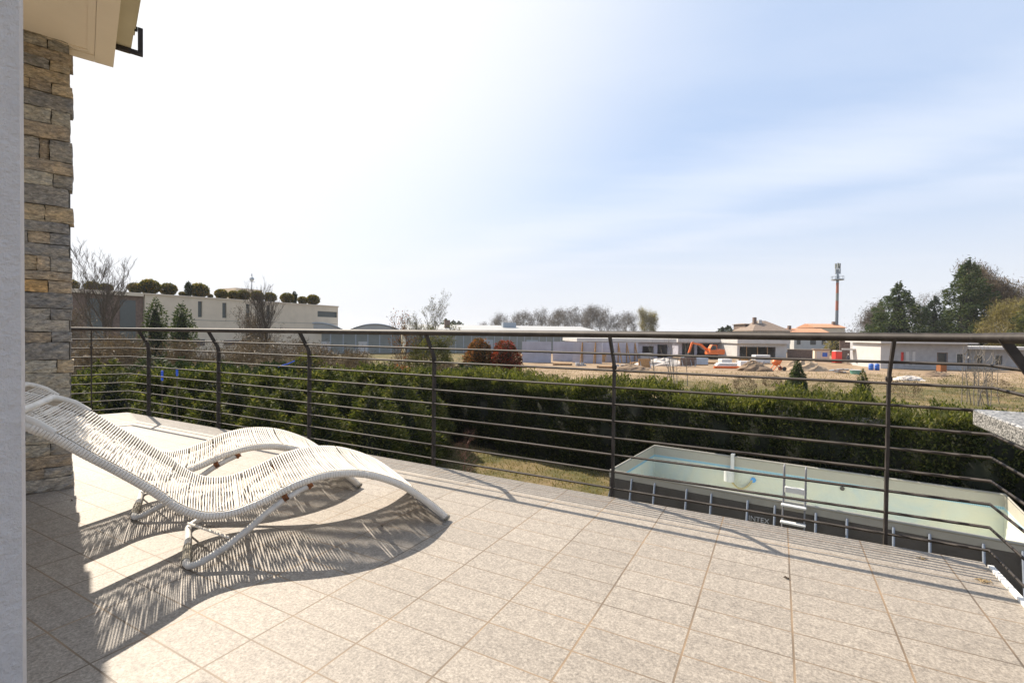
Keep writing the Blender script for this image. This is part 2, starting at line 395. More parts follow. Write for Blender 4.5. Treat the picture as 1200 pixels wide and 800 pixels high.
# railing
rail=empty('terrace_railing','dark metal railing with nine thin bars and round handrail round the terrace','railing',rz=YAW)
PV=EV+.03; TOPZ=1.084; LEAN=.115
ZW=[.05+.1132*k for k in range(9)]
def lean(z): return 0 if z<.87 else (z-.87)/(TOPZ-.87)*LEAN
def linept(off):
    # inner-offset polyline: left end -> C1 corner -> C2 corner -> right end
    nL=Vector((-AL[1],AL[0]))           # inward normal of left edge (points to +u)
    if nL.x<0: nL=-nL
    y=PV-off
    base=Vector((C1[0]-.02,PV))+nL*off
    t=(y-base.y)/AL[1]; cx=base.x+AL[0]*t
    xr=EUR+.03-off
    return [Vector((cx+AL[0]*5.2,y+AL[1]*5.2)),Vector((cx,y)),Vector((xr,y)),Vector((xr,-3.2))]
def subdiv(pts,n=1):
    return pts
for z in ZW:
    b=MB(); P=linept(lean(z)); b.tube([(p.x,p.y,z) for p in P],.0078,8); b.build('rail_bar',M['iron'],rail)
b=MB(); P=linept(LEAN); b.tube([(p.x,p.y,TOPZ) for p in P],.0225,14); b.build('handrail',M['iron'],rail)
def post(x,y,inx,iny):
    b=MB()
    w=.019
    sx,sy=-iny,inx
    pts=[(x,y,-.10),(x,y,.84),(x+inx*.012,y+iny*.012,.90),(x+inx*LEAN,y+iny*LEAN,TOPZ-.005)]
    vs=[];fs=[]
    for i,p in enumerate(pts):
        for a,c in ((-1,-1),(1,-1),(1,1),(-1,1)):
            vs.append((p[0]+sx*.007*a+inx*w*c,p[1]+sy*.007*a+iny*w*c,p[2]))
    for i in range(3):
        for j in range(4): fs.append((i*4+j,i*4+(j+1)%4,(i+1)*4+(j+1)%4,(i+1)*4+j))
    fs+=[(3,2,1,0),(12,13,14,15)]
    b.add(vs,fs)
    b.tube([(x-sx*.014,y-sy*.014,.865),(x+sx*.014,y+sy*.014,.865)],.013,10)
    b.build('post',M['iron'],rail)
for u in (-6.99,-5.48,-3.98,-2.47,-.962,.51): post(u,PV,0,-1)
nl=Vector((-AL[1],AL[0])); nl=nl if nl.x>0 else -nl
for d in (.375,1.87,3.37): post(C1[0]-.02+AL[0]*d,PV+AL[1]*d,nl.x,nl.y)
for d in (.50,2.0,3.5): post(EUR+.03,PV-d,-1,0)

# ------------------------------------------------------------------ house: stone pillar, eave, white wall
AV=Vector((.75,.66,0)).normalized(); BV=Vector((-AV.y,AV.x,0))
HANG=math.atan2(AV.y,AV.x)
P0=Vector((-2.99,3.305,0))
SZ=3.0
def zr(y): return H+(391-5.4-y)/FPX*3.31*1.0
Gc,Dc,Oc,Bc,Lc=(.30,.285,.255),(.22,.215,.205),(.38,.315,.22),(.33,.28,.215),(.37,.35,.295)
courses=[(27,47,[(.55,Bc),(.45,Bc)]),(47,56,[(1,Bc)]),(56,68,[(.66,Gc),(.34,Gc)]),(68,80,[(1,Bc)]),(80,92,[(.68,Dc),(.32,Oc)]),(92,106,[(1,Oc)]),
(106,118,[(.36,Oc),(.32,Bc),(.32,Oc)]),(118,136,[(1,Dc)]),(136,153,[(.7,Lc),(.3,Lc)]),(153,170,[(1,Bc)]),(170,194,[(.5,Gc),(.15,Bc),(.35,Gc)]),(194,208,[(1,Bc)]),
(208,224,[(.7,Lc),(.3,Gc)]),(224,245,[(.26,Gc),(.74,Dc)]),(245,264,[(.57,Oc),(.43,Oc)]),(264,276,[(.1,Bc),(.9,Dc)]),(276,289,[(.35,Dc),(.33,Bc),(.32,Dc)]),(289,303,[(1,Dc)]),
(303,320,[(.46,Oc),(.2,Bc),(.34,Gc)]),(320,330,[(1,Bc)]),(330,344,[(.16,Gc),(.48,(.42,.28,.13)),(.36,Bc)]),(344,362,[(1,Dc)]),(362,375,[(.67,Gc),(.33,Dc)]),(375,389,[(.28,Lc),(.72,Gc)]),
(389,401,[(.68,Bc),(.32,Dc)]),(401,421,[(1,Dc)]),(421,436,[(.74,Lc),(.26,Oc)]),(436,454,[(1,Lc)]),(454,470,[(.6,Bc),(.4,Lc)]),(470,486,[(.5,Gc),(.5,Bc)]),(486,502,[(1,Gc)]),
(502,517,[(.3,Dc),(.7,Lc)]),(517,531,[(.16,Bc),(.5,Lc),(.34,Gc)]),(531,545,[(1,Bc)]),(545,557,[(.56,Bc),(.44,Gc)]),(557,575,[(1,Gc)])]
PW=.32; FULL=1.15
pr=empty('stone_pillar','split-stone pillar of grey and ochre layers under the eave','pillar',loc=P0,rz=HANG)
sv=[];sf=[];tint=[]
prs=random.Random(21)
def stone(x0,x1,z0,z1,col,depth=.16):
    nx=max(3,int((x1-x0)/.03)); nzz=max(3,int((z1-z0)/.02))
    pro=prs.uniform(-.002,.016); tilt=prs.uniform(-.007,.007)
    base=len(sv)
    ph=[prs.uniform(0,6.28) for _ in range(6)]
    for j in range(nzz+1):
        for i in range(nx+1):
            a=i/nx; c=j/nzz
            x=x0+(x1-x0)*a; z=z0+(z1-z0)*c
            ex=min(a,1-a)*(x1-x0); ez=min(c,1-c)*(z1-z0)
            rd=max(0,.005-ex)*1.2+max(0,.004-ez)*1.2
            wob=.0035*math.sin(x*60+ph[0])*math.sin(z*75+ph[1])+.003*math.sin(x*130+ph[2]+z*90)+prs.uniform(-.0032,.0032)
            y=-(pro+wob)+min(rd,.03)+tilt*(a-.5)
            z+= .002*math.sin(x*23+ph[3])+(prs.uniform(-.0015,.0015)); 
            if i in(0,nx): x+=prs.uniform(-.003,.003)
            sv.append((x,y,z))
    for j in range(nzz):
        for i in range(nx):
            q=base+j*(nx+1)+i; sf.append((q,q+1,q+nx+2,q+nx+1))
    # sides back into the wall
    per=[base+i for i in range(nx+1)]+[base+j*(nx+1)+nx for j in range(1,nzz+1)]+[base+nzz*(nx+1)+i for i in range(nx-1,-1,-1)]+[base+j*(nx+1) for j in range(nzz-1,0,-1)]
    b2=len(sv)
    for q in per: sv.append((sv[q][0],depth,sv[q][2]))
    n=len(per)
    for i in range(n): sf.append((per[i],b2+i,b2+(i+1)%n,per[(i+1)%n]))
    v=prs.uniform(.85,1.15); tint.append((len(sv)-base,tuple(min(1,k*v) for k in col)))
for (ya,yb,st) in courses:
    z1,z0=zr(ya),zr(yb)
    if yb==575: z0=.002
    xe=prs.uniform(-.014,.012); x=-PW+xe*0; tot=PW+xe
    for fr,c in st:
        stone(x+.0018,x+tot*fr-.0018,z0+.0018,z1-.0018,c,.14 if prs.random()<.5 else .17); x+=tot*fr
    # the hidden stretch behind the white wall, and the returning side face
    xs=-PW
    while xs>-FULL:
        w=prs.uniform(.18,.42); stone(max(xs-w,-FULL)+.003,xs-.003,z0+.003,z1-.003,prs.choice([Gc,Dc,Bc,Lc,Oc])); xs-=w
me=bpy.data.meshes.new('stone_facing'); me.from_pydata(sv,[],sf); me.materials.append(M['stone'])
ca=me.color_attributes.new('tint','FLOAT_COLOR','POINT')
arr=[]
for n,c in tint: arr+=[(*c,1)]*n
ca.data.foreach_set('color',np.array(arr,np.float32).ravel()); me.polygons.foreach_set('use_smooth',[False]*len(sf))
o=bpy.data.objects.new('stone_facing',me); COL.objects.link(o); o.parent=pr
b=MB(); b.box((-FULL+.01,.020,.0),(-.010,.32,SZ-.004)); b.build('core',M['mortar'],pr)

# eave with fluted soffit, gutter and bracket
M['soffit']=simple('cream_soffit',(.86,.75,.60),.8,.04,1.5)
M['fascia']=simple('olive_gutter_paint',(.56,.49,.33),.6,.05,3)
def atz_l(x,y,z): return atz(x,y,z)
S=atz(133,77,SZ)
ev=empty('roof_eave','cream roof eave with a stepped soffit over the stone pillar','roof',loc=(S.x,S.y,SZ),rz=HANG)
b=MB(); b.box((-3.2,-2.7,0),(0,0,.22)); b.build('soffit',M['soffit'],ev)
b=MB()
b.box((-.105,-2.6,-.016),(-.001,-.001,-.0005)); b.box((-3.1,-.105,-.016),(-.106,-.001,-.0005))
b.box((-.145,-2.6,-.009),(-.107,-.106,-.0005)); b.box((-3.1,-.145,-.009),(-.146,-.107,-.0005))
b.build('molding',M['soffit'],ev)
b=MB(); b.box((.002,-2.7,.03),(.085,-.20,.17)); b.box((.002,-2.7,.17),(.11,-.20,.20)); b.build('gutter',M['fascia'],ev)
b=MB(); b.box((.0,-.30,.0),(.15,-.275,.028)); b.box((.122,-.30,.03),(.15,-.275,.19)); b.box((.0,-.30,.165),(.12,-.275,.19)); b.build('bracket',M['iron'],ev)
b=MB(); b.box((-3.3,-2.75,.2205),(.06,.05,.30)); b.build('roof_covering',simple('roof_tile',(.30,.17,.11),.8,.2,6),ev)

# white stucco wall at the left
WE=at(24.5,400,1.12); WE.z=0
ww=MB()
ww.box((-1.4,0,0),(0,.10,SZ-.003))
o=ww.build('stucco_wall',M['stucco']); o.location=WE; o.rotation_euler=(0,0,HANG)
set_(o,'rough white stucco wall end at the left edge of the view','wall')

# ------------------------------------------------------------------ granite table
S0=atz(1140,479,.86)
tdir=(atz(1200,501,.86)-S0).normalized()
tang=math.atan2(-tdir.y,-tdir.x)-math.pi/2    # local -y along tdir
gt=empty('granite_table','speckled grey granite slab top jutting in at the right edge','table',loc=(S0.x,S0.y,0),rz=tang)
b=MB(); b.rbox((0,-1.5,.81),(.75,0,.86),.004); b.build('table_top',M['granite'],gt)
b=MB(); b.box((.34,-1.25,.0),(.66,-.55,.808)); b.build('pedestal',M['stucco'],gt)

# ------------------------------------------------------------------ sun loungers
PROF=[(-2.32,.915),(-2.08,.822),(-1.90,.756),(-1.77,.708),(-1.685,.658),(-1.585,.575),(-1.477,.488),(-1.362,.388),(-1.287,.312),(-1.225,.270),(-1.16,.246),(-1.06,.243),(-.937,.277),(-.788,.335),(-.628,.358),(-.456,.333),(-.27,.25),(-.121,.135),(0,.022)]
def spline(pts,step=.004):
    P=[Vector((a,0,b)) for a,b in pts]; P=[P[0]*2-P[1]]+P+[P[-1]*2-P[-2]]; outp=[]
    for i in range(1,len(P)-2):
        for k in range(24):
            t=k/24; p0,p1,p2,p3=P[i-1:i+3]
            outp.append(.5*((2*p1)+(-p0+p2)*t+(2*p0-5*p1+4*p2-p3)*t*t+(-p0+3*p1-3*p2+p3)*t**3))
    outp.append(P[-2]); return outp
CURV=spline(PROF)
LEN=[0]
for i in range(1,len(CURV)): LEN.append(LEN[-1]+(CURV[i]-CURV[i-1]).length)
def onc(s):
    s=max(0,min(LEN[-1],s))
    lo=np.searchsorted(LEN,s); lo=max(1,min(lo,len(LEN)-1))
    f=(s-LEN[lo-1])/max(1e-9,LEN[lo]-LEN[lo-1])
    p=CURV[lo-1].lerp(CURV[lo],f); t=(CURV[lo]-CURV[lo-1]).normalized(); return p,t
def s_at_x(x):
    for i in range(1,len(CURV)):
        if CURV[i].x>=x: return LEN[i]
    return LEN[-1]
WID=.615
def make_lounger(label,seed):
    lr=random.Random(seed)
    t=empty('sun_lounger',label,'sun lounger','white cord loungers on the terrace')
    # frame: two side tubes, head bar, foot bar, two crossbars below the weave
    b=MB(); rt=.0168
    for yy in (0,WID): b.tube([(p.x,yy,p.z) for p in CURV[::4]]+[(CURV[-1].x,yy,CURV[-1].z)],rt,10)
    for sx in (.012,LEN[-1]-.012): 
        p,_=onc(sx); b.tube([(p.x,0,p.z),(p.x,WID,p.z)],rt*.95,10)
    for x in (-1.05,-.42):
        p,tg=onc(s_at_x(x)); n=Vector((-tg.z,0,tg.x)); p=p-n*.012
        b.tube([(p.x,0,p.z),(p.x,WID,p.z)],.011,8)
    b.build('frame',M['paint'],t)
    for yy in (0,WID):
        c=MB(); p,tg=onc(LEN[-1]); c.tube([p+Vector((0,yy,0))-tg*.002,p+Vector((0,yy,0))+tg*.010],.021,10); c.build('end_cap',M['sleeve'],t)
    # weave
    vs=[];fs=[]
    s=.02; sk=s_at_x(-.72); bar0=s_at_x(-1.84)
    RW=rt+.001; th=.0016
    gaps=[s_at_x(x)+lr.uniform(-.02,.02) for x in (-1.0,-.86,-.5,-1.33)]
    def smooth(a): a=max(0,min(1,a)); return a*a*(3-2*a)
    while s<LEN[-1]-.02:
        k=smooth((s-sk+.12)/.24)
        w=.0061+(.0080-.0061)*k+lr.uniform(-.0006,.0006)
        pitch=.0125-.0006*k
        for g_ in gaps:
            if abs(s-g_)<.006: s+=.008
        if bar0-.005<s<bar0+.06: s+=pitch; continue
        p,tg=onc(s); n=Vector((-tg.z,0,tg.x)); 
        if n.z<0: n=-n
        sag=.010+.012*lr.random()*.5
        loop=[]
        # one turn of the cord: top strand, round the far tube, slanting bottom strand, round the near tube
        wt=pitch*1.02
        for q in range(9):
            f=(0,.035,.12,.3,.5,.7,.88,.965,1)[q]; loop.append((f*WID, RW-sag*4*f*(1-f), wt if f in(0,1) else w, 0))
        for q in range(1,6):
            th_=math.pi/2-math.pi*q/6; loop.append((WID+RW*math.cos(th_),RW*math.sin(th_),wt,0))
        for q in range(6):
            f=(1,.95,.65,.35,.05,0)[q]; loop.append((f*WID,-RW+.006*4*f*(1-f)-sag*.6*4*f*(1-f),wt if f in(0,1) else w,(1-f)*pitch*3))
        for q in range(1,6):
            th_=-math.pi/2-math.pi*q/6; loop.append((RW*math.cos(th_),RW*math.sin(th_),wt,pitch*3))
        sh=lr.uniform(-.0014,.0014); base=len(vs); nl_=len(loop)
        for i,(yy,hh,ww_,off) in enumerate(loop):
            a=loop[max(i-1,0)]; c=loop[min(i+1,nl_-1)]; tx,tz=c[0]-a[0],c[1]-a[1]; L_=math.hypot(tx,tz) or 1
            ox,oz=-tz/L_,tx/L_               # outward in (y,n)
            if (i<9 and oz<0) : ox,oz=-ox,-oz
            f=yy/WID; j=sh*4*f*(1-f) if 0<=f<=1 else 0
            pc,tc=onc(min(s+off,LEN[-1]-.012)) if off else (p,tg)
            nc=Vector((-tc.z,0,tc.x)); nc=nc if nc.z>0 else -nc
            for sg,tt in ((-1,0),(1,0),(.6,th),(-.6,th)):
                pp=pc+tc*(sg*ww_/2+j)+Vector((0,yy+ox*tt,0))+nc*(hh+oz*tt)
                vs.append(pp)
        for i in range(nl_-1):
            i2=i+1
            for q in range(4): fs.append((base+i*4+q,base+i*4+(q+1)%4,base+i2*4+(q+1)%4,base+i2*4+q))
        s+=pitch
    b=MB(); b.add(vs,fs,0,True); b.build('cord_weave',M['cord'],t)
    # head bar: a U of tube lying on the weave
    p,tg=onc(bar0+.02); p2,_=onc(bar0+.17); n=Vector((-tg.z,0,tg.x)); n=n if n.z>0 else -n
    b=MB(); o1=n*.028
    def yv(y): return Vector((0,y,0))
    b.tube([p2+yv(.0)+n*.012,p.lerp(p2,.55)+yv(.004)+n*.028,p.lerp(p2,.2)+yv(.018)+o1,p+yv(.06)+o1,p+yv(WID*.5)+o1*.9,p+yv(WID-.06)+o1,p.lerp(p2,.2)+yv(WID-.018)+o1,p.lerp(p2,.55)+yv(WID-.004)+n*.028,p2+yv(WID)+n*.012],.0155,10)
    b.build('head_bar',M['paint'],t)
    # leg: one bent tube, two legs and floor bar
    def bez(pts,nn=6):
        o_=[]
        for i in range(len(pts)):
            o_.append(Vector(pts[i]))
        return o_
    ins=.004
    for_side=lambda yy:[(-.72,yy,.326),(-.79,yy,.298),(-.86,yy,.262),(-.93,yy,.215),(-1.0,yy,.155),(-1.10,yy,.085),(-1.18,yy,.045)]
    pts=for_side(ins)+[(-1.215,ins+.008,.030),(-1.238,ins+.03,.022),(-1.25,ins+.07,.020),(-1.255,WID*.5,.020),(-1.262,WID-.07,.020),(-1.25,WID-.03,.022),(-1.225,WID-.008,.030)]+list(reversed(for_side(WID-ins)))
    b=MB(); b.tube(pts,.0155,10); b.build('leg_frame',M['legpaint'],t)
    b=MB(); b.tube([(-1.2515,ins+.09,.020),(-1.2535,WID*.5-.03,.020)],.0195,10); b.build('rubber_sleeve',M['sleeve'],t)
    b=MB(); b.tube([(-1.262,WID-.08,.05),(-1.085,.02,.125)],.006,6); b.build('brace',M['paint'],t)
    for yy in (ins,WID-ins):
        for x,z in ((-.735,.322),(-.845,.275)):
            c=MB(); c.tube([(x,yy,z-.022),(x,yy,z+.02)],.007,8); c.tube([(x-.011,yy,z-.006),(x+.011,yy,z+.006)],.0185,8); c.build('clamp',M['rust'],t)
    return t
ANG=R(31.3)
AA=Vector((math.cos(ANG),math.sin(ANG),0)); WW=Vector((-AA.y,AA.x,0))
FOOT=atz(523,606,.02); FOOT.z=0
l1=make_lounger('nearer white cord sun lounger with rusty leg clamps, in front of the other',3)
l1.location=FOOT; l1.rotation_euler=(0,0,ANG)
l2=make_lounger('farther white cord sun lounger behind the first, nearer the railing',11)
l2.location=FOOT-AA*.285+WW*.84; l2.rotation_euler=(0,0,ANG+R(.5))

# small litter on the tiles
M['straw']=simple('dry_straw',(.38,.28,.15),.9,.25,30)
M['twig']=simple('dark_twig',(.10,.07,.045),.9,.2,30)
def tuft(px_,py_,label,n,sz,mt,name,cat):
    p=atz(px_,py_,0); b=MB(); r_=random.Random(px_)
    for i in range(n):
        a=r_.uniform(0,6.28); l=r_.uniform(.3,1)*sz; c=Vector((r_.gauss(0,sz*.35),r_.gauss(0,sz*.22),0))
        d=Vector((math.cos(a)*l,math.sin(a)*l*.5,0))
        b.tube([c-d*.5+Vector((0,0,.003)),c+Vector((0,0,.003+r_.uniform(.002,.008))),c+d*.5+Vector((0,0,.003))],.0014,4)
    o=b.build(name,mt); o.location=p; o.rotation_euler=(0,0,YAW); set_(o,label,cat)
tuft(1151,681,'tuft of dry straw lying on the tiles by the right corner',20,.036,M['straw'],'dry_straw_tuft','debris')
tuft(1082,655,'smaller wisp of dry straw on the tiles near the outer edge',9,.028,M['straw'],'dry_straw_wisp','debris')
tuft(922,678,'dark curled dead leaf lying on a grout line',10,.014,M['twig'],'dead_leaf','debris')
tuft(448,617,'small dark dead leaf in the lounger shadow',8,.008,M['twig'],'dead_leaf','debris')
tuft(84,587,'small dark leaf crumb at the foot of the pillar',7,.010,M['twig'],'dead_leaf','debris')

# ------------------------------------------------------------------ pool
PZ=H-3.4
nlft=atz(721,552.5,PZ); flft=atz(763,521.5,PZ); frgt=atz(1177.7,580.3,PZ); nx_=atz(1200,637,PZ)
Ld=((frgt-flft).normalized()+(nx_-nlft).normalized()).normalized(); Nd=Vector((-Ld.y,Ld.x,0))
n0=(nlft.dot(Nd)+nx_.dot(Nd))/2; n1=(flft.dot(Nd)+frgt.dot(Nd))/2
l0=(flft.dot(Ld)+nlft.dot(Ld))/2; l1_=frgt.dot(Ld)
PL=l1_-l0; PWd=n1-n0; pang=math.atan2(Ld.y,Ld.x)
org=Ld*l0+Nd*n0; org.z=GZ
PH=PZ-GZ
def linermat():
    mt,t,b=newmat('pool_liner'); co=nd(t,'ShaderNodeTexCoord').outputs['Object']
    s=nd(t,'ShaderNodeSeparateXYZ'); t.links.new(co,s.inputs[0])
    n=noise(t,.9,5,.6,co,.6)
    r=ramp(t,n.outputs['Fac'],[(.3,(.50,.58,.56)),(.55,(.62,.63,.52)),(.75,(.58,.63,.56))])
    # printed pattern band below the rim, in the liner's own height
    d=nd(t,'ShaderNodeMath',operation='SUBTRACT'); d.inputs[0].default_value=PH; t.links.new(s.outputs['Z'],d.inputs[1])
    wv=nd(t,'ShaderNodeTexWave'); t.links.new(co,wv.inputs['Vector']); wv.inputs['Scale'].default_value=9; wv.inputs['Distortion'].default_value=1.0
    bl=ramp(t,wv.outputs['Fac'],[(.35,(.20,.42,.55)),(.7,(.34,.52,.58))])
    rg=ramp(t,d.outputs[0],[(.255,(0,0,0)),(.265,(1,1,1)),(.31,(1,1,1)),(.33,(0,0,0))])
    rg2=ramp(t,d.outputs[0],[(.25,(1,1,1)),(.258,(0,0,0))])
    m1=nd(t,'ShaderNodeMixRGB'); t.links.new(rg.outputs[0],m1.inputs[0]); t.links.new(r.outputs[0],m1.inputs[1]); t.links.new(bl.outputs[0],m1.inputs[2])
    m2=nd(t,'ShaderNodeMixRGB'); t.links.new(rg2.outputs[0],m2.inputs[0]); t.links.new(m1.outputs[0],m2.inputs[1]); m2.inputs[2].default_value=(.40,.38,.32,1)
    t.links.new(m2.outputs[0],b.inputs['Base Color']); b.inputs['Roughness'].default_value=.5
    bump(t,b,noise(t,2.2,3,.5,co,.8).outputs['Fac'],.5,.05)
    return mt
M['liner']=linermat()
M['pool_out']=simple('pool_side_fabric',(.075,.068,.062),.6,.15,1.5,bstr=.4,bscale=2.5,bd=.05)
M['pool_rim']=simple('pool_rim_fabric',(.33,.315,.27),.6,.08,2)
M['pool_leg']=simple('grey_steel_upright',(.22,.25,.30),.4,.08,8)
pool=empty('frame_pool','long rectangular above-ground frame pool, empty, with dark sides below the terrace','pool',loc=org,rz=pang)
b=MB(); th=.03
b.box((-th,-th,.0),(PL+th,0-.004,PH-.16)); b.box((-th,PWd+.004,0),(PL+th,PWd+th,PH-.16)); b.box((-th,.0,0),(-.004,PWd,PH-.16)); b.box((PL+.004,.0,0),(PL+th,PWd,PH-.16))
b.build('side_wall',M['pool_out'],pool)
b=MB()
b.box((-th-.004,-th-.004,PH-.158),(PL+th+.004,-.004,PH-.01)); b.box((-th-.004,PWd+.004,PH-.158),(PL+th+.004,PWd+th+.004,PH-.01)); b.box((-th-.004,-.002,PH-.158),(-.004,PWd+.002,PH-.01)); b.box((PL+.004,-.002,PH-.158),(PL+th+.004,PWd+.002,PH-.01))
b.tube([(-.01,-.015,PH),(PL+.01,-.015,PH),(PL+.015,PWd+.015,PH),(-.015,PWd+.015,PH),(-.015,-.015,PH)],.033,8)
b.build('rim',M['pool_rim'],pool)
def walls(b,x0,y0,x1,y1,z0,z1,n=24):
    def strip(p,q):
        vs=[];fs=[]
        for i in range(n+1):
            f=i/n
            for k in range(5):
                z=z0+(z1-z0)*k/4
                off=.012*math.sin(f*n*1.9+k*.7)*(1 if 0<i<n else 0)*(1-k/4)
                x=p[0]+(q[0]-p[0])*f; y=p[1]+(q[1]-p[1])*f
                dx_,dy_=q[1]-p[1],-(q[0]-p[0]); L_=math.hypot(dx_,dy_)
                vs.append((x-dx_/L_*abs(off),y-dy_/L_*abs(off),z))
        for i in range(n):
            for k in range(4): fs.append((i*5+k,(i+1)*5+k,(i+1)*5+k+1,i*5+k+1))
        b.add(vs,fs,0,True)
    strip((x0,y0),(x1,y0)); strip((x1,y0),(x1,y1)); strip((x1,y1),(x0,y1)); strip((x0,y1),(x0,y0))
    b.add([(x0,y0,z0),(x1,y0,z0),(x1,y1,z0),(x0,y1,z0)],[(0,1,2,3)])
b=MB(); walls(b,.002,.002,PL-.002,PWd-.002,.04,PH-.012); b.build('liner',M['liner'],pool)
pinv=Matrix.Rotation(-pang,3,'Z')
def pool_l(x,y,z,nv):
    # where the view line through (x,y) meets the vertical plane local y=nv
    r=ray(x,y); c=Vector((0,0,H)); t=(n0+nv-c.dot(Nd))/r.dot(Nd); p=c+r*t
    return p.dot(Ld)-l0, p.z-GZ
for xx,yy in ((740,572),(767,577),(804.5,583),(833.5,588),(876,596),(908,601),(956,611),(992.5,617),(1047,626),(1089.5,634),(1152.5,644),(1199,652)):
    lx,_=pool_l(xx,yy,0,-.07); b=MB()
    b.tube([(lx,-.055,PH-.10),(lx,-.075,PH-.14),(lx,-.34,.03)],.022,8); b.box((lx-.05,-.42,0),(lx+.05,-.24,.03)); b.build('upright',M['pool_leg'],pool)
for i in range(12):
    lx=.25+i*(PL-.5)/11; b=MB(); b.tube([(lx,PWd+.055,PH-.10),(lx,PWd+.075,PH-.14),(lx,PWd+.34,.03)],.022,8); b.build('upright',M['pool_leg'],pool)
for i in range(4):
    for sgn in (0,1):
        ly=.4+i*(PWd-.8)/3; b=MB(); x0=-.055 if sgn==0 else PL+.055; x1=-.34 if sgn==0 else PL+.34
        b.tube([(x0,ly,PH-.10),(x0*1.2 if sgn==0 else PL+.075,ly,PH-.14),(x1,ly,.03)],.022,8); b.build('upright',M['pool_leg'],pool)
# word on the side wall
lx0,lz0=pool_l(877,606,0,-.032); lx1,lz1=pool_l(901,604,0,-.032)
cu=bpy.data.curves.new('lettering','FONT'); cu.body='INTEX'; cu.size=1; cu.extrude=.004
to=bpy.data.objects.new('lettering_src',cu); COL.objects.link(to)
dg=bpy.context.evaluated_depsgraph_get(); me=bpy.data.meshes.new_from_object(to.evaluated_get(dg)); bpy.data.objects.remove(to); 
xs=[v.co.x for v in me.vertices]; wtx=max(xs)-min(xs); sc_=(lx1-lx0)/wtx
me.transform(Matrix.Diagonal((sc_,sc_*1.05,1,1))); me.transform(Matrix.Rotation(R(90),4,'X'))
lt=bpy.data.objects.new('lettering',me); COL.objects.link(lt); lt.parent=pool; lt.location=(lx0,-th-.004,lz0-.05); me.materials.clear(); me.materials.append(simple('pale_print',(.5,.5,.5),.6,.05))
# ladder
M['white_plastic']=simple('white_plastic',(.62,.62,.60),.4,.04,6)
lad=empty('pool_ladder','white-stepped pool ladder hooked over the near rim of the pool','ladder',loc=org,rz=pang)
la,_=pool_l(917.5,600,0,-.10); lb,_=pool_l(943,603,0,-.10)
for lx in (la,lb):
    b=MB(); b.tube([(lx,-.50,0),(lx,-.34,.5),(lx,-.10,PH+.05),(lx,-.04,PH+.62),(lx,-.02,PH+.72),(lx,.03,PH+.76),(lx,.08,PH+.72),(lx,.11,PH+.55),(lx,.16,PH+.02),(lx,.36,.1)],.016,8); b.build('ladder_rail',simple('ladder_steel',(.20,.20,.21),.35,.05) if lx==la else bpy.data.materials['ladder_steel'],lad)
for z,y in ((PH+.02,.20),(PH-.26,.26),(PH-.55,.31),(PH-.02,-.16),(PH-.34,-.25),(PH-.66,-.32)):
    b=MB(); b.rbox((la-.03,y-.06,z-.02),(lb+.03,y+.06,z+.025),.01); b.build('step',M['white_plastic'],lad)
b=MB(); b.rbox((la+.01,.045,PH+.18),(lb-.01,.12,PH+.30),.01); b.build('platform',M['white_plastic'],lad)
# skimmer hanging on the far rim
sx,_=pool_l(859,540,0,PWd)
sk=empty('surface_skimmer','white pool skimmer with a yellowed hose hanging on the far pool rim','skimmer',loc=org,rz=pang)
b=MB(); b.box((sx-.045,PWd-.10,PH-.36),(sx+.045,PWd-.05,PH+.09)); b.box((sx-.045,PWd-.05,PH+.055),(sx+.045,PWd+.08,PH+.09)); b.build('hook_arm',M['white_plastic'],sk)
b=MB(); b.cyl((sx-.06,PWd-.2),.135,PH-.64,PH-.34,16); b.build('skimmer_basket',M['white_plastic'],sk)
hx,hz=pool_l(883,562,0,PWd)
b=MB(); p0=Vector((sx,PWd-.17,PH-.64)); p3=Vector((hx-.02,PWd-.03,hz))
pts=[]
for i in range(15):
    f=i/14; q=p0.lerp(p3,f); q.z-=.36*4*f*(1-f)*.62; pts.append(q)
b.tube(pts,.026,8); b.build('hose',simple('yellowed_hose',(.50,.42,.22),.6,.1),sk)
b=MB(); b.tube([(hx,PWd-.05,hz),(hx,PWd-.0,hz)],.065,14); b.build('inlet_ring',simple('blue_plastic',(.08,.33,.72),.4,.05),sk)
hx,hz=pool_l(987,572,0,PWd)
b=MB(); b.tube([(hx,PWd-.03,hz),(hx,PWd-.0,hz)],.05,14); b.build('outlet',M['pool_out'],pool)

# ------------------------------------------------------------------ foliage builders
M['hedge_leaf']=leafmat('hedge_leaf',[(0,(.012,.020,.007)),(.45,(.027,.038,.012)),(.8,(.056,.068,.021)),(1,(.11,.11,.04))],.3)
M['hedge_lit_tip']=leafmat('hedge_lit_tip',[(0,(.055,.068,.02)),(.5,(.10,.11,.036)),(1,(.17,.16,.06))],.45)  # paler tips, with the sunlight on the hedge top put into their colour
M['conifer_leaf']=leafmat('conifer_leaf',[(0,(.022,.032,.012)),(.4,(.050,.064,.022)),(.8,(.105,.114,.040)),(1,(.20,.18,.08))],.4)
M['cedar_leaf']=leafmat('cedar_leaf',[(0,(.022,.040,.018)),(.5,(.048,.074,.030)),(1,(.11,.13,.05))],.3)
M['dark_leaf']=leafmat('dark_leaf',[(0,(.014,.028,.012)),(.6,(.028,.046,.018)),(1,(.06,.075,.03))],.2)
M['olive_leaf']=leafmat('olive_leaf',[(0,(.055,.065,.022)),(.5,(.11,.115,.04)),(1,(.20,.17,.07))],.35)
M['brown_leaf']=leafmat('brown_leaf',[(0,(.06,.045,.028)),(.5,(.12,.09,.055)),(1,(.20,.155,.095))],.2,tint=(1.1,1,.8))
M['bare_twig_mass']=leafmat('bare_twig_mass',[(0,(.075,.062,.05)),(.5,(.13,.11,.09)),(1,(.20,.175,.145))],.15,tint=(1,1,1))
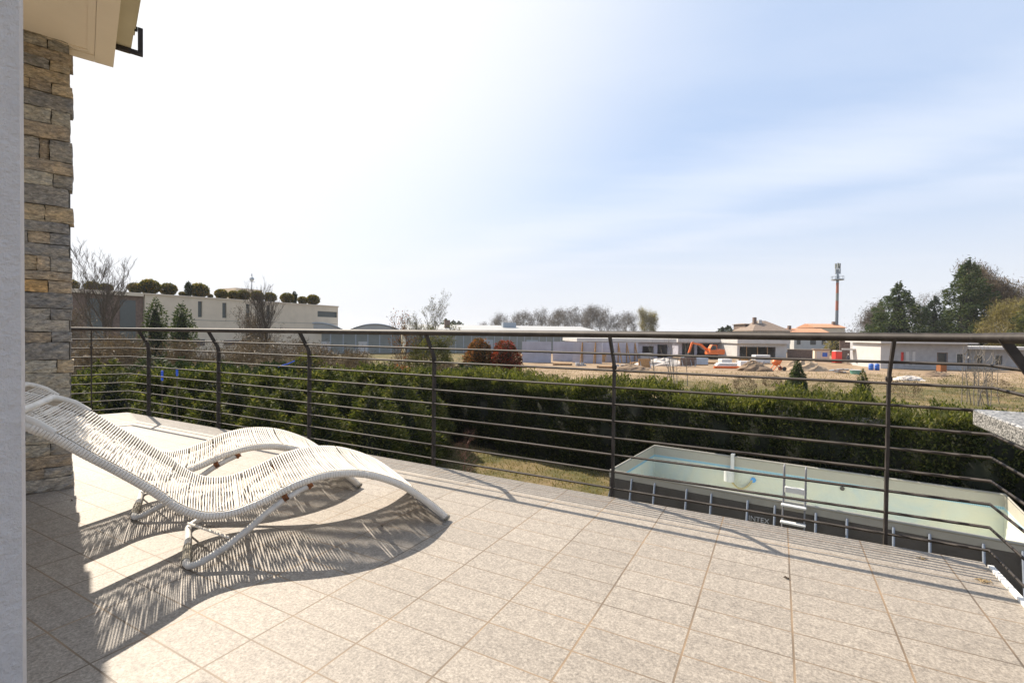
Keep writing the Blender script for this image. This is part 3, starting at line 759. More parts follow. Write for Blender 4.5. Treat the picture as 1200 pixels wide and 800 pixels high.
M['red_leaf']=leafmat('red_leaf',[(0,(.05,.045,.018)),(.35,(.12,.06,.022)),(.7,(.26,.055,.025)),(1,(.42,.06,.04))],.35,tint=(1.2,.9,.6))
M['orange_leaf']=leafmat('orange_leaf',[(0,(.05,.055,.018)),(.4,(.13,.085,.025)),(.75,(.26,.12,.03)),(1,(.34,.14,.04))],.35,tint=(1.2,.9,.6))
M['topiary_leaf']=leafmat('topiary_leaf',[(0,(.025,.036,.012)),(.45,(.06,.07,.02)),(.75,(.17,.13,.03)),(1,(.34,.20,.04))],.5)
M['willow_leaf']=leafmat('willow_leaf',[(0,(.13,.11,.045)),(.5,(.22,.185,.08)),(1,(.32,.27,.13))],.35)
M['bark']=simple('bark',(.10,.08,.062),.9,.3,8)
M['pale_bark']=simple('pale_bark',(.20,.175,.145),.9,.25,8)
M['core']=simple('dark_inner_fill',(.014,.017,.009),1,.4,3)  # near-black solid fill inside the foliage, stops views through it
nr=np.random.RandomState

def fbm1(x,rs,scales=((1.7,.5),(.6,.3),(.25,.2))):
    y=np.zeros_like(x)
    for sc_,am in scales:
        k=np.arange(4)
        for q in range(3): y+=am/3*np.sin(x/sc_*2*np.pi*rs.uniform(.6,1.4)+rs.uniform(0,6.28))
    return y

def hedge(name,label,p,q,h,depth,n,ls,mt,cat='hedge',seed=1,group=None,lead=.35):
    """clipped conifer hedge from ground point p to q; its face towards -y of its own frame"""
    p=Vector(p);q=Vector(q);L=(q-p).length;an=math.atan2(q.y-p.y,q.x-p.x)
    t=empty(name,label,cat,group,loc=p,rz=an)
    rs=nr(seed)
    # surface samples: front face, top, back face
    fr=h/(2*h+depth); nf=int(n*.55);ntp=int(n*.33);nb=n-nf-ntp
    xs=rs.uniform(0,L,n)
    ph=rs.uniform(0,6.28,8)
    def bulge(x,z): return .16*np.sin(x*2.1+ph[0]+1.3*np.sin(z*1.7))+.12*np.sin(x*4.7+ph[1]+z*2)+.07*np.sin(z*5+x*1.3+ph[2])
    def top(x): return h+.13*np.sin(x*1.1+ph[3])+.10*np.sin(x*3.3+ph[4])+.08*np.sin(x*7.1+ph[5])
    C=np.zeros((n,3));N=np.zeros((n,3))
    i=slice(0,nf); z=rs.uniform(0,1,nf)**.85*top(xs[i]); C[i,0]=xs[i];C[i,2]=z;C[i,1]=-depth/2-bulge(xs[i],z)*.8+np.abs(rs.normal(0,.10,nf))-.06; N[i]=(0,-1,.35)
    i=slice(nf,nf+ntp); y=rs.uniform(-.5,.5,ntp)*depth*1.1; C[i,0]=xs[i];C[i,1]=y;C[i,2]=top(xs[i])-.35*(np.abs(y)/depth*2)**3*.6-np.abs(rs.normal(0,.10,ntp))+np.where(rs.rand(ntp)<.12,rs.rand(ntp)*.32,0); N[i]=(0,-.1,1)
    i=slice(nf+ntp,n); z=rs.uniform(0,1,nb)*top(xs[i]); C[i,0]=xs[i];C[i,2]=z;C[i,1]=depth/2+bulge(xs[i],z)*.6-np.abs(rs.normal(0,.10,nb)); N[i]=(0,1,.35)
    D=N+rs.normal(0,.55,(n,3))+np.array([0,0,.35])
    nlead=int(lead*n*.05); per=9
    lx=rs.uniform(0,L,nlead); ly=rs.uniform(-.52,.5,nlead)*depth; lh=rs.uniform(.12,.50,nlead)**1.1; tl=rs.normal(0,.16,(nlead,2))
    k_=np.repeat(np.arange(nlead),per); f_=rs.uniform(0,1,len(k_))
    Cl=np.stack([lx[k_]+tl[k_,0]*f_*lh[k_]*2+rs.normal(0,.035,len(k_)),ly[k_]+tl[k_,1]*f_*lh[k_]*2+rs.normal(0,.035,len(k_)),top(lx[k_])-.12+f_*lh[k_]],1)
    Dl=np.stack([rs.normal(0,.6,len(k_)),rs.normal(0,.6,len(k_)),np.full(len(k_),1.0)],1)
    if lead>.5: leaf_mesh('lit_top_shoots',Cl,Dl,ls*1.1*rs.uniform(.6,1.4,len(Cl)),ls*.36,[M['hedge_lit_tip']],t,seed+50)  # upright top shoots, coloured lighter to stand for the sunlit hedge top
    else: C=np.concatenate([C,Cl]); D=np.concatenate([D,Dl]); n=len(C)
    gap=np.sin(C[:,0]*2.7+ph[6])+np.sin(C[:,0]*6.1+C[:,2]*3.1+ph[7])+np.sin(C[:,2]*5.3-C[:,0]*1.9)
    keepm=~((gap>1.5)&(rs.rand(n)<.72)); C=C[keepm]; D=D[keepm]; n=len(C)
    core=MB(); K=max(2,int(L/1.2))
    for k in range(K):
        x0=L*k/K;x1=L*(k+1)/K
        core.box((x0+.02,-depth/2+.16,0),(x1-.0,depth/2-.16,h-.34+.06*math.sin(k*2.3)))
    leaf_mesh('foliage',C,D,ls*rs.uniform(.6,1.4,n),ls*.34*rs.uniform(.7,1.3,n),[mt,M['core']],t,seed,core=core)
    return t

def blob_shrub(name,label,cat,pos,rx,rz,n,ls,mt,seed,group=None,shape='cone',asp=.36,trunk=.0,core=True,updir=.4,base=.0,lump=.22):
    """shrub or conifer with a lumpy crown: leaves spread through a shell of the crown's volume"""
    t=empty(name,label,cat,group,loc=pos)
    rs=nr(seed)
    u=rs.uniform(0,1,n); a=rs.uniform(0,2*np.pi,n)
    if shape=='cone': prof=lambda v:(1-v)**.75*(0.55+.45*np.minimum(1,v*5))
    elif shape=='egg': prof=lambda v:np.sqrt(np.maximum(0,1-(2*v-1)**2))*(1-.25*v)
    elif shape=='column': prof=lambda v:np.minimum(1,(1-v)*3.2)**.6*(.7+.3*np.minimum(1,v*4))
    else: prof=lambda v:np.sqrt(np.maximum(0,1-(2*v-1)**2))
    # sample heights in proportion to circumference
    uu=rs.uniform(0,1,n*4); keep=rs.rand(n*4)<np.maximum(.12,prof(uu)); u=uu[keep][:n]; n=len(u); a=a[:n]
    ph=rs.uniform(0,6.28,12)
    lumpf=1+lump*(np.sin(a*3+ph[0]+u*5)*.5+np.sin(a*5+ph[1]-u*11)*.4+np.sin(u*23+a*2+ph[2])*.35+np.sin(a*9+u*31+ph[3])*.2)
    dep=1-np.abs(rs.normal(0,.17,n))
    r=prof(u)*rx*lumpf*dep
    C=np.stack([r*np.cos(a),r*np.sin(a),base+u*rz+rs.normal(0,.02*rz,n)],1)
    N=np.stack([np.cos(a),np.sin(a),np.full(n,updir)],1)
    D=N+rs.normal(0,.5,(n,3))
    cm=None
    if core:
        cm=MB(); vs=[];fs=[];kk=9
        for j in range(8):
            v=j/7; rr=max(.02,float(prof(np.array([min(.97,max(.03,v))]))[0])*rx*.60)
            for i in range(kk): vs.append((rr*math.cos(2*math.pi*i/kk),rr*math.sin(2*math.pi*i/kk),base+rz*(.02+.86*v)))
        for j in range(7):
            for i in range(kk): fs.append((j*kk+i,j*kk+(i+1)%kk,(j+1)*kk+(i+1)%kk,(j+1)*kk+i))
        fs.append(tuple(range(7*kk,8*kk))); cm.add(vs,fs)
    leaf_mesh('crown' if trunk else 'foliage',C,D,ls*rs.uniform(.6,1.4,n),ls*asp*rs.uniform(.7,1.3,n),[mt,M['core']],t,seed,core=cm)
    if trunk:
        b=MB(); b.tube([(0,0,-.05),(.02,.01,base+rz*.3),(0,0,base+rz*.8)],[trunk,trunk*.8,trunk*.25],7); b.build('trunk',M['bark'],t)
    return t

def bare_tree(name,label,cat,pos,h,seed,group=None,spread=.55,levels=5,mt=None,trunk_r=None,leaf=None,start=.22,nleaf=0,lsize=.3,lasp=.13,build=True):
    r_=random.Random(seed); mt=mt or M['pale_bark']
    t=empty(name,label,cat,group,loc=pos)
    tr=MB(); br=MB(); tips=[]
    R0_=trunk_r or h*.016
    def limb(b,p,d,l,r,lev):
        n=4 if lev<3 else 3
        pts=[p];dd=d.copy();rad=[r]
        for i in range(n):
            dd=(dd+Vector((r_.gauss(0,.12),r_.gauss(0,.12),r_.gauss(.06,.06)))).normalized()
            pts.append(pts[-1]+dd*l/n); rad.append(r*(1-.62*(i+1)/n))
        b.tube(pts,rad,5 if lev<2 else 3,caps=False)
        if lev>=levels: tips.append(pts[-1]); return
        k={0:9,1:5,2:4,3:4}.get(lev,3)
        for i in range(k):
            f=(start+(1-start)*(i+r_.random()*.8)/k) if lev==0 else .25+.75*(i+r_.random())/k
            f=min(f,.98); j=int(f*n); ff=f*n-j
            q=pts[j].lerp(pts[min(j+1,n)],ff)
            a=r_.uniform(0,6.28); ax=Vector((math.cos(a),math.sin(a),0))
            nd_=(dd*(1-spread)+ax*spread*(1.15-.3*f)+Vector((0,0,.22))).normalized()
            limb(br,q,nd_,l*(.62-.22*f if lev==0 else .58)*r_.uniform(.75,1.15),max(r*(1-.6*f)*.62,h*.0015),lev+1)
        tips.append(pts[-1])
    limb(tr,Vector((0,0,-.1)),Vector((0,0,1)),h*.92,R0_,0)
    mz=sorted(v[2] for v in br.v)[int(len(br.v)*.995)]; q_=h/mz; t.scale=(q_,q_,q_)
    tr.build('trunk',mt,t); o=br.build('crown',mt,t)
    if leaf:
        rs=nr(seed); T=np.array([tuple(q) for q in tips]); idx=rs.randint(0,len(T),nleaf)
        C=T[idx]+rs.normal(0,lsize*.9,(nleaf,3)); D=rs.normal(0,1,(nleaf,3))+np.array([0,0,.4])
        leaf_mesh('foliage',C,D+np.array([0,0,.5]),lsize*rs.uniform(.6,1.5,nleaf),lsize*lasp*rs.uniform(.7,1.3,nleaf),leaf,t,seed)
    return t

def cedar(name,label,cat,pos,h,rmax,n,ls,mt,seed,group=None,shape='cedar',trunk=True):
    """big conifer: whorls of drooping branches, each a flat spray of needles, with gaps between the tiers"""
    t=empty(name,label,cat,group,loc=pos); rs=nr(seed)
    nb=int(74); C=[];D=[]
    for k in range(nb):
        v=(k+rs.rand())/nb; z=h*(.06+.93*v)
        if shape=='cedar': rr=rmax*(1-v)**.62*(.7+.6*rs.rand())
        elif shape=='wide': rr=rmax*np.sqrt(max(0,1-(v-.25)**2/.62))*(.7+.5*rs.rand())
        else: rr=rmax*(1-v**4)**.8*(.7+.5*rs.rand())*(.65+.35*min(1,v*4))
        a=k*2.4+rs.normal(0,.4); m_=max(12,int(n/nb*(.35+1.3*(1-v))))
        f=np.sqrt(rs.uniform(.03,1,m_)); ca,sa=math.cos(a),math.sin(a)
        side=rs.normal(0,.26,m_)*rr*(1.1-.5*f); dz=-.16*rr*f**2+.10*rr*f+rs.normal(0,.022*h,m_)
        C.append(np.stack([ca*f*rr-sa*side,sa*f*rr+ca*side,z+dz],1))
        D.append(np.stack([ca+rs.normal(0,.5,m_),sa+rs.normal(0,.5,m_),rs.normal(-.05,.3,m_)],1))
    C=np.concatenate(C);D=np.concatenate(D);n=len(C)
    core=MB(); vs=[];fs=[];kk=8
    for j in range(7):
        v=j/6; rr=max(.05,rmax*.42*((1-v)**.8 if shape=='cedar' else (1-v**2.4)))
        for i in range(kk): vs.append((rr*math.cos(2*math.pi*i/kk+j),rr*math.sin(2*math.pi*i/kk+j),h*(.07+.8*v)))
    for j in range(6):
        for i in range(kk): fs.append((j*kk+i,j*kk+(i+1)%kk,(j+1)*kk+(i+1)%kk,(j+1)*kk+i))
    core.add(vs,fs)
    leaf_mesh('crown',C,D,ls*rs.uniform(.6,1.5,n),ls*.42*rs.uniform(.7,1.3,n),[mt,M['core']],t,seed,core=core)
    if trunk:
        b=MB(); b.tube([(0,0,-.1),(0,0,h*.5),(0,0,h*.95)],[h*.022,h*.014,h*.003],8); b.build('trunk',M['bark'],t)
    return t

# ------------------------------------------------------------------ hedges and garden plants near the terrace
hp=Vector((5.1,16,GZ)); hd=Vector((.803,-.597,0)).normalized()
HN=Vector((-hd.y,hd.x,0))
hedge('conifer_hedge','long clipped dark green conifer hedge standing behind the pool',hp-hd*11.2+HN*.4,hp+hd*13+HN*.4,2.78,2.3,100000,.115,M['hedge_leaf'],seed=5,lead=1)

# loose conifers left of the hedge, seen through the railing
spots=[(92,12.5,3.1,1.5),(132,14.0,3.75,1.7),(172,12.5,3.0,1.5),(208,13.5,3.1,1.5),(243,12.8,3.05,1.5),(276,14.0,3.5,1.6),(306,12.8,3.05,1.5),(338,14.2,3.35,1.6),(372,13.2,3.1,1.55),(404,15.0,3.45,1.65),(436,14.2,3.2,1.6),(468,16.0,3.4,1.65),(494,18.0,3.2,1.5),
(115,17,3.5,1.8),(225,17.5,3.2,1.8),(315,17.5,3.35,1.8),(385,18,3.3,1.8),(450,19.5,3.3,1.8)]
for i,(x,Y,h_,rx) in enumerate(spots):
    blob_shrub('garden_conifer','loose light green young conifer in the row beyond the left railing','conifer',gp(x,Y),rx,h_,13000,.14,M['conifer_leaf'],40+i,'young conifers beyond the railing','cone',.24,trunk=.05,updir=.55,lump=.30)
hedge('loose_hedge','loose tall mixed green hedge behind the row of young conifers, left of the pool',gp(80,16.2),gp(512,20.5),3.0,1.8,42000,.14,M['conifer_leaf'],seed=8,lead=.49)
hedge('clipped_hedge','low dark clipped hedge in the garden left of the bare trees',gp(196,24),gp(345,27),2.75,1.6,14000,.17,M['dark_leaf'],seed=9)
blob_shrub('spreading_conifer','flat-topped dark spreading conifer above the clipped hedge','conifer',gp(178,21),1.6,3.5,6000,.17,M['dark_leaf'],77,None,'egg',.3,trunk=.07)
# bare brown shrubs behind
for i,(x,Y,h_) in enumerate(((96,26,3.9),(131,26,4.0),(222,30,3.9),(268,29,3.8),(322,29,3.9),(365,31,3.8),(402,29,3.4),(438,27,3.2),(112,30,4.0),(150,33,4.2),(240,36,3.6),(300,34,4.0),(345,38,4.0),(385,36,3.6),(420,34,3.2),(455,32,2.9))):
    bare_tree('bare_shrub','bare brown twiggy shrub behind the garden conifers','shrub',gp(x,Y),h_,200+i,'bare brown shrubs in the garden',spread=.62,levels=4,start=.05,mt=M['bark'],leaf=M['brown_leaf'],nleaf=2600,lsize=.34)
for i,(x,Y,h_,lab,mt_) in enumerate(((360,30,3.3,'low rounded olive shrub under the big bare tree right of the clipped hedge','olive_leaf'),(470,31,2.6,'small orange-tinged shrub left of the sparse leafy tree','orange_leaf'),(500,34,2.2,'yellowish low shrub under the sparse leafy tree','olive_leaf'),(530,30,2.5,'low dark green shrub left of the reddish round shrubs','dark_leaf'))):
    blob_shrub('garden_shrub',lab,'shrub',gp(x,Y),1.5,h_,3000,.2,M[mt_],300+i,None,'egg',.5)
blob_shrub('leafy_bush','tall loose olive-green bush under the sparse budding trees','bush',gp(505,36),2.0,4.3,6500,.17,M['olive_leaf'],310,None,'egg',.5,core=False)
for i,(x,Y,h_,lab,mt_) in enumerate(((548,37,2.5,'dark low bush under the orange round shrub','dark_leaf'),(566,36,2.2,'grey-green low bush beneath the two round shrubs','olive_leaf'),(430,33,2.3,'low tan bush left of the thin reddish-leaved tree','brown_leaf'),(455,30,2.6,'dense dark bush at the foot of the thin reddish-leaved tree','dark_leaf'),(526,33,2.6,'low tan twiggy bush right of the olive bush','brown_leaf'))):
    blob_shrub('low_bush',lab,'bush',gp(x,Y),1.7,h_,3500,.2,M[mt_],320+i,None,'egg',.4)
blob_shrub('young_conifer','small dark conifer rising above the hedge before the brown boundary wall','conifer',gp(935,38),.95,2.9,3500,.17,M['cedar_leaf'],330,None,'cone',.35,trunk=.04)
blob_shrub('young_conifer','smaller light conifer tip above the hedge left of the white rubble','conifer',gp(1012,27),.8,2.9,3000,.14,M['conifer_leaf'],331,None,'cone',.3,trunk=.04)
for i,(x,Y,h_) in enumerate(((700,40,1.2),(742,37,1.0),(828,36,1.4),(873,41,1.3),(968,36,1.4),(1062,38,1.5),(1120,41,1.6),(1168,39,1.5),(648,44,1.1),(905,45,1.2))):
    blob_shrub('dry_weed_bush','tan dry weed clump standing in the rough field behind the hedge','weeds',gp(x,Y),h_*.8,h_,900,.22,M['brown_leaf' if i%2 else 'olive_leaf'],340+i,'dry weed clumps in the field','egg',.12,core=False,updir=1.2)
# plants on the lawn at the hedge foot
bare_tree('bare_bush','small bare reddish bush on the lawn before the hedge, left of the pool','shrub',gp(541,15.2),1.6,410,spread=.7,levels=3,start=.05,mt=simple('red_twigs',(.16,.075,.05),.9,.2),trunk_r=.02)
M['blue_tape']=simple('blue_plastic_tube',(.02,.10,.62),.5,.05)
for x,y,Y,l,lab in ((190,440,10.6,.22,'short upright blue tube among the conifers, left one'),(207.5,436,10.6,.16,'shorter upright blue tube among the conifers, right one')):
    p=at(x,y,Y); b=MB(); b.tube([(0,0,-1.2),(0,0,-l/2)],.008,6); 
    o=empty('marker_stake',lab,'stake',loc=p); b.build('stick',M['bark'],o); b=MB(); b.tube([(0,0,-l/2),(0,0,l/2)],.022,8); b.build('sleeve',M['blue_tape'],o)
p=at(335,427,11.5); o=empty('blue_ribbon','twisted blue ribbon caught on a conifer top','ribbon',loc=p); b=MB(); b.tube([(-.18,0,-.06),(-.05,.02,-.01),(.06,0,.02),(.2,.02,.09)],.016,6,flat=.4); b.build('strip',M['blue_tape'],o)

# lawn grass
rs=nr(3); n=26000
C=[];
xx=rs.uniform(-9,6,n); yy=rs.uniform(9.5,24,n)
C=np.stack([xx,yy,np.full(n,GZ+.03)],1); D=np.stack([rs.normal(0,.5,n),rs.normal(0,.5,n),np.ones(n)],1)
M['grass']=leafmat('grass_blade',[(0,(.10,.10,.03)),(.5,(.18,.15,.055)),(1,(.32,.24,.11))],.3)
leaf_mesh('grass',C,D,rs.uniform(.06,.13,n),.022,M['grass'],None,3,kind='stuff')
n=30000; xx=rs.uniform(-8,75,n); yy=24+rs.uniform(0,1,n)**1.3*40
C=np.stack([xx,yy,np.full(n,GZ+.07)],1); D=np.stack([rs.normal(0,.6,n),rs.normal(0,.6,n),np.ones(n)],1)
M['weeds']=leafmat('field_weeds',[(0,(.09,.10,.03)),(.3,(.16,.14,.055)),(1,(.34,.26,.15))],.3)
leaf_mesh('field_weeds',C,D,rs.uniform(.12,.30,n),.035,M['weeds'],None,4,kind='stuff')

# ------------------------------------------------------------------ middle distance: trees
blob_shrub('round_shrub','round orange-leaved shrub, left of the two by the warehouse','shrub',gp(561,44),1.55,4.2,7000,.2,M['orange_leaf'],501,None,'egg',.5)
blob_shrub('round_shrub','round red-topped shrub, right of the two by the warehouse','shrub',gp(592,43.5),1.6,4.05,7000,.2,M['red_leaf'],502,None,'egg',.5)
bare_tree('bare_tree','tall bare tree in front of the pale office block, by the stone pillar','tree',gp(133,42),11.6,11,spread=.42,levels=5,mt=M['bark'],start=.35,trunk_r=.30)
bare_tree('bare_tree','slim twin bare tree before the right end of the pale office block','tree',gp(313,40),8.6,13,spread=.30,levels=5,mt=M['bark'],start=.2,trunk_r=.2)
bare_tree('bare_tree','smaller bushy bare tree beside the slim one at the office block','tree',gp(296,41),6.6,14,spread=.5,levels=5,mt=M['pale_bark'],start=.15,leaf=M['brown_leaf'],nleaf=2600,lsize=.36)
bare_tree('bare_tree','bare grey tree half hidden behind the stone pillar','tree',gp(93,44),6.6,15,spread=.5,levels=5,mt=M['pale_bark'],start=.15,leaf=M['brown_leaf'],nleaf=2200,lsize=.36)
blob_shrub('column_conifer','slim dark column conifer, left of the pair before the office block','conifer',gp(182,46),.95,7.6,3600,.26,M['cedar_leaf'],61,None,'column',.4,trunk=.08,lump=.45)
blob_shrub('column_conifer','slim dark column conifer, right of the pair before the office block','conifer',gp(213,45),.95,7.1,3600,.26,M['cedar_leaf'],62,None,'column',.4,trunk=.08,lump=.45)
bare_tree('leafy_tree','thin young tree with reddish evergreen leaves by the arched hall','tree',gp(472,36),6.2,21,spread=.32,levels=4,mt=M['bark'],leaf=M['orange_leaf'],nleaf=900,lsize=.18,lasp=.55,start=.1)
bare_tree('sparse_tree','sparse pale green budding tree between the halls','tree',gp(497,38),7.6,22,spread=.4,levels=5,mt=M['pale_bark'],leaf=M['olive_leaf'],nleaf=2600,lsize=.13,lasp=.5,start=.1)
bare_tree('sparse_tree','wider low budding tree beside the taller one between the halls','tree',gp(512,37),5.2,23,spread=.6,levels=4,mt=M['pale_bark'],leaf=M['olive_leaf'],nleaf=2600,lsize=.13,lasp=.5,start=.08)
# thin bare saplings in the field
for x,Y,h_,sd,lab in ((787,46,4.4,31,'clump of thin bare saplings in the field before the excavator'),(1150,34,4.2,32,'tall clump of bare saplings in the field by the right railing corner')):
    t=empty('bare_saplings',lab,'saplings',loc=gp(x,Y)); r_=random.Random(sd)
    for k in range(9 if sd==31 else 13):
        b=MB(); ox,oy=r_.gauss(0,.75),r_.gauss(0,.4); pts=[Vector((ox,oy,-.05))]; d=Vector((r_.gauss(0,.10),r_.gauss(0,.1),1))
        for i in range(5): d=d+Vector((r_.gauss(0,.06),r_.gauss(0,.06),0)); pts.append(pts[-1]+d.normalized()*h_/5*r_.uniform(.7,1.1))
        b.tube(pts,[.04,.036,.03,.024,.016,.008],4)
        for i in range(10):
            f=r_.uniform(.25,.98)*5; j=int(f); q=pts[j].lerp(pts[j+1],f-j); a=r_.uniform(0,6.28)
            b.tube([q,q+Vector((math.cos(a)*.28,math.sin(a)*.28,.30)),q+Vector((math.cos(a)*.42,math.sin(a)*.42,.75))],[.014,.01,.004],3,caps=False)
        b.build('stem',M['pale_bark'],t)
# big trees at the right
cedar('cedar_tree','dark layered cedar, left one of the two cedars behind the grey block house','tree',gp(1052,108),16.6,7.6,16000,.5,M['cedar_leaf'],71)
cedar('cedar_tree','tallest dark cedar rising behind the right end of the grey block house','tree',gp(1133,100),20.4,4.9,20000,.5,M['cedar_leaf'],72,shape='tall')
cedar('ivy_tree','dark ivy-green tree between the two big cedars','tree',gp(1094,118),14.6,3.6,9000,.5,M['dark_leaf'],73,shape='tall')
bare_tree('bare_tree','wide bare brown tree left of the layered cedar','tree',gp(1008,116),12.4,74,spread=.55,levels=5,mt=M['pale_bark'],leaf=M['bare_twig_mass'],nleaf=7000,lsize=1.2,lasp=.08,start=.1)
bare_tree('bare_tree','bare grey crown showing between the two big cedars','tree',gp(1083,128),16.5,75,spread=.5,levels=5,mt=M['pale_bark'],leaf=M['bare_twig_mass'],nleaf=1800,lsize=.8,lasp=.1,start=.2)
bare_tree('brown_tree','tall dense brown tree right of the tallest cedar','tree',gp(1184,118),23.0,76,spread=.42,levels=5,mt=M['pale_bark'],leaf=M['brown_leaf'],nleaf=22000,lsize=1.5,lasp=.11,start=.12)
bare_tree('willow_tree','round yellowish budding willow in front of the brown tree','tree',gp(1176,92),11.6,77,spread=.58,levels=5,mt=M['pale_bark'],leaf=M['willow_leaf'],nleaf=12000,lsize=1.1,lasp=.09,start=.06)
cedar('green_tree','mid green conifer at the right edge of the view','tree',gp(1222,84),13.6,4.0,10000,.45,M['conifer_leaf'],78,shape='tall')
cedar('small_conifer','small dark conifer beside the wide bare brown tree','tree',gp(1031,124),13.8,2.8,2500,.7,M['cedar_leaf'],79)
# far bare treeline, one tree at a time
prot=[]
far=[(566,262,7.5),(579,255,10),(590,250,11.5),(601,258,12),(612,246,13),(622,262,12.5),(633,250,14),(644,240,13),(655,260,14.5),(664,248,13.5),(674,256,15.5),(684,244,15),(694,258,16.5),(703,246,15.5),(712,254,14.5),(722,250,11.5),(735,262,14),(744,252,12)]
for i,(x,Y,h_) in enumerate(far):
    if i<4: o=bare_tree('distant_bare_tree','bare grey tree in the distant treeline above the warehouse roof','tree',gp(x,Y),14,600+i,'bare trees of the distant treeline',spread=.5,levels=4,mt=M['pale_bark'],leaf=M['bare_twig_mass'],nleaf=2200,lsize=1.1,lasp=.1,start=.12); prot.append(o)
    else: o=copy_tree(prot[i%4]); o.location=gp(x,Y); o.rotation_euler.z=i*1.7
    s_=(h_+3.4)/14*prot[i%4]['s0'] if i>=4 else (h_+3.4)/14*o.scale.x
    if i<4: o['s0']=o.scale.x
    o.scale=(s_,s_,s_)
for x,h_,sd,lab in ((752,17.0,91,'tall pale green poplar, left of the pair on the skyline'),(770,15.5,92,'shorter pale green poplar, right of the pair on the skyline')):
    bare_tree('poplar_tree',lab,'tree',gp(x,230),h_,sd,spread=.36,levels=4,mt=M['pale_bark'],leaf=M['willow_leaf'],nleaf=5500,lsize=1.1,lasp=.12,start=.06)
for i,(x,Y,h_) in enumerate(((522,300,13.5),(531,305,12.5),(538,300,12))):
    cedar('distant_conifer','dark bluish conifer far behind the sparse tree','tree',gp(x,Y),h_,4.2,500,1.2,M['cedar_leaf'],620+i,'distant conifers over the hall roof',shape='tall')
for i,(x,Y,h_,lab) in enumerate(((846,200,8.2,'low dark tree left of the hipped house'),(853,210,9,'taller dark tree touching the hipped house'))):
    cedar('distant_tree',lab,'tree',gp(x,Y),h_,3.6,500,1.1,M['dark_leaf'],630+i,shape='tall')

# ------------------------------------------------------------------ buildings
M['pale_clad']=simple('pale_stone_cladding',(.62,.53,.41),.8,.05,.6)
M['dark_glass']=simple('dark_glass',(.03,.04,.05),.12,.1,2,spec=.8)
M['teal_glass']=simple('teal_glass',(.03,.048,.05),.3,.1,2,spec=.8)
M['brickdark']=simple('brown_brick',(.16,.11,.085),.85,.25,3)
M['hall_wall']=simple('grey_green_panel',(.20,.215,.20),.7,.06,.8)
M['hall_roof']=simple('pale_sheet_roof',(.36,.36,.35),.5,.05,.3)
M['concrete']=simple('fresh_concrete',(.36,.36,.42),.8,.10,.7)
M['block']=simple('grey_block',(.35,.35,.355),.85,.10,1.2)
M['white_wall']=simple('white_render',(.50,.49,.475),.8,.05,.8)
M['timber']=simple('orange_timber',(.42,.24,.10),.8,.2,4)
M['brown_roof']=simple('brown_tile_roof',(.20,.15,.115),.85,.15,2)
M['orange_roof']=simple('orange_tile_roof',(.50,.24,.13),.85,.15,2)
M['orange']=simple('orange_machine_paint',(.72,.16,.03),.45,.08,3)
M['red']=simple('red_plastic',(.62,.04,.03),.45,.06,3)
M['black']=simple('black_rubber',(.025,.025,.025),.7,.1,5)
M['steel']=simple('grey_steel',(.30,.34,.38),.5,.1,4)
M['blue']=simple('blue_plastic_drum',(.03,.13,.50),.45,.06,3)
def facade(name,label,cat,x1,Y1,x2,Y2,group=None):
    a=gp(x1,Y1); c=gp(x2,Y2); d=c-a
    return empty(name,label,cat,group,loc=a,rz=math.atan2(d.y,d.x)),d.length,a,(c-a).normalized()
def zat(y,x,Y): return at(x,y,Y).z-GZ
def shell(b,x0,x1,z0,z1,y0,ops,th=.25,back=None):
    """a wall from x0 to x1 with real openings (x,x,z,z)"""
    xs=sorted({x0,x1,*[o[0] for o in ops],*[o[1] for o in ops]}); 
    for i in range(len(xs)-1):
        a,c=xs[i],xs[i+1]; col=sorted([(o[2],o[3]) for o in ops if o[0]<=a+1e-6 and o[1]>=c-1e-6]); z=z0
        for lo,hi in col:
            if lo>z+1e-6: b.box((a,y0,z),(c,y0+th,lo))
            z=hi
        if z1>z+1e-6: b.box((a,y0,z),(c,y0+th,z1))

# pale office block with roof garden
t,L,a,d=facade('office_block','pale stone office block with clipped bushes on its flat roof','building',170,75,396,107)
def fx(x):   # facade coordinate of a bearing
    r=ray(x,400); n=Vector((-d.y,d.x,0)); tt=(a.dot(n))/(r.dot(n)); return (r*tt-Vector((a.x,a.y,0))+Vector((0,0,0))).dot(d)
HT=zat(345,170,75)
ops=[]
for x0,x1 in ((232,237),(260.5,265.5),(288,292.5),(312,316.5)):
    ops.append((fx(x0),fx(x1),HT-3.2,HT-.55))
ops.append((fx(372),fx(395),HT-2.3,HT-1.1))
b=MB(); shell(b,0,L,0,HT,0,ops,.4); b.box((.02,.41,0),(L-.02,26,HT-.3)); b.build('wall',M['pale_clad'],t)
for o_ in ops:
    b=MB(); b.box((o_[0],.25,o_[2]),(o_[1],.32,o_[3])); b.build('window',M['teal_glass'],t)
b=MB(); b.box((-.15,-.15,HT+.002),(L+.15,26.2,HT+.22)); b.build('roof_coping',M['pale_clad'],t)
b=MB(); b.box((.3,-.03,HT-3.75),(L-.3,-.005,HT-3.68)); b.build('cladding_joint',M['hall_wall'],t)
for o_ in ((fx(180),fx(240),2.1,3.2),(fx(262),fx(300),2.1,3.0)):
    b=MB(); b.box((o_[0],-.03,o_[2]),(o_[1],-.004,o_[3])); b.build('ribbon_window',M['dark_glass'],t)
b=MB(); b.box((-12,.4,0),(-.05,25,HT-.35)); b.build('brick_wing',M['brickdark'],t)
b=MB(); b.box((-12.5,-.1,HT-.33),(-.2,25.5,HT+.2)); b.build('wing_roof',M['pale_clad'],t)
for k in range(3):
    b=MB(); b.box((-10.9+k*3.9,.33,1.0),(-8.9+k*3.9,.397,HT-1.0)); b.build('window',M['teal_glass'],t)
px0=fx(302);px1=fx(333); b=MB(); b.box((px0,7,HT+.22),(px1,13,HT+2.9)); b.build('penthouse',M['pale_clad'],t)
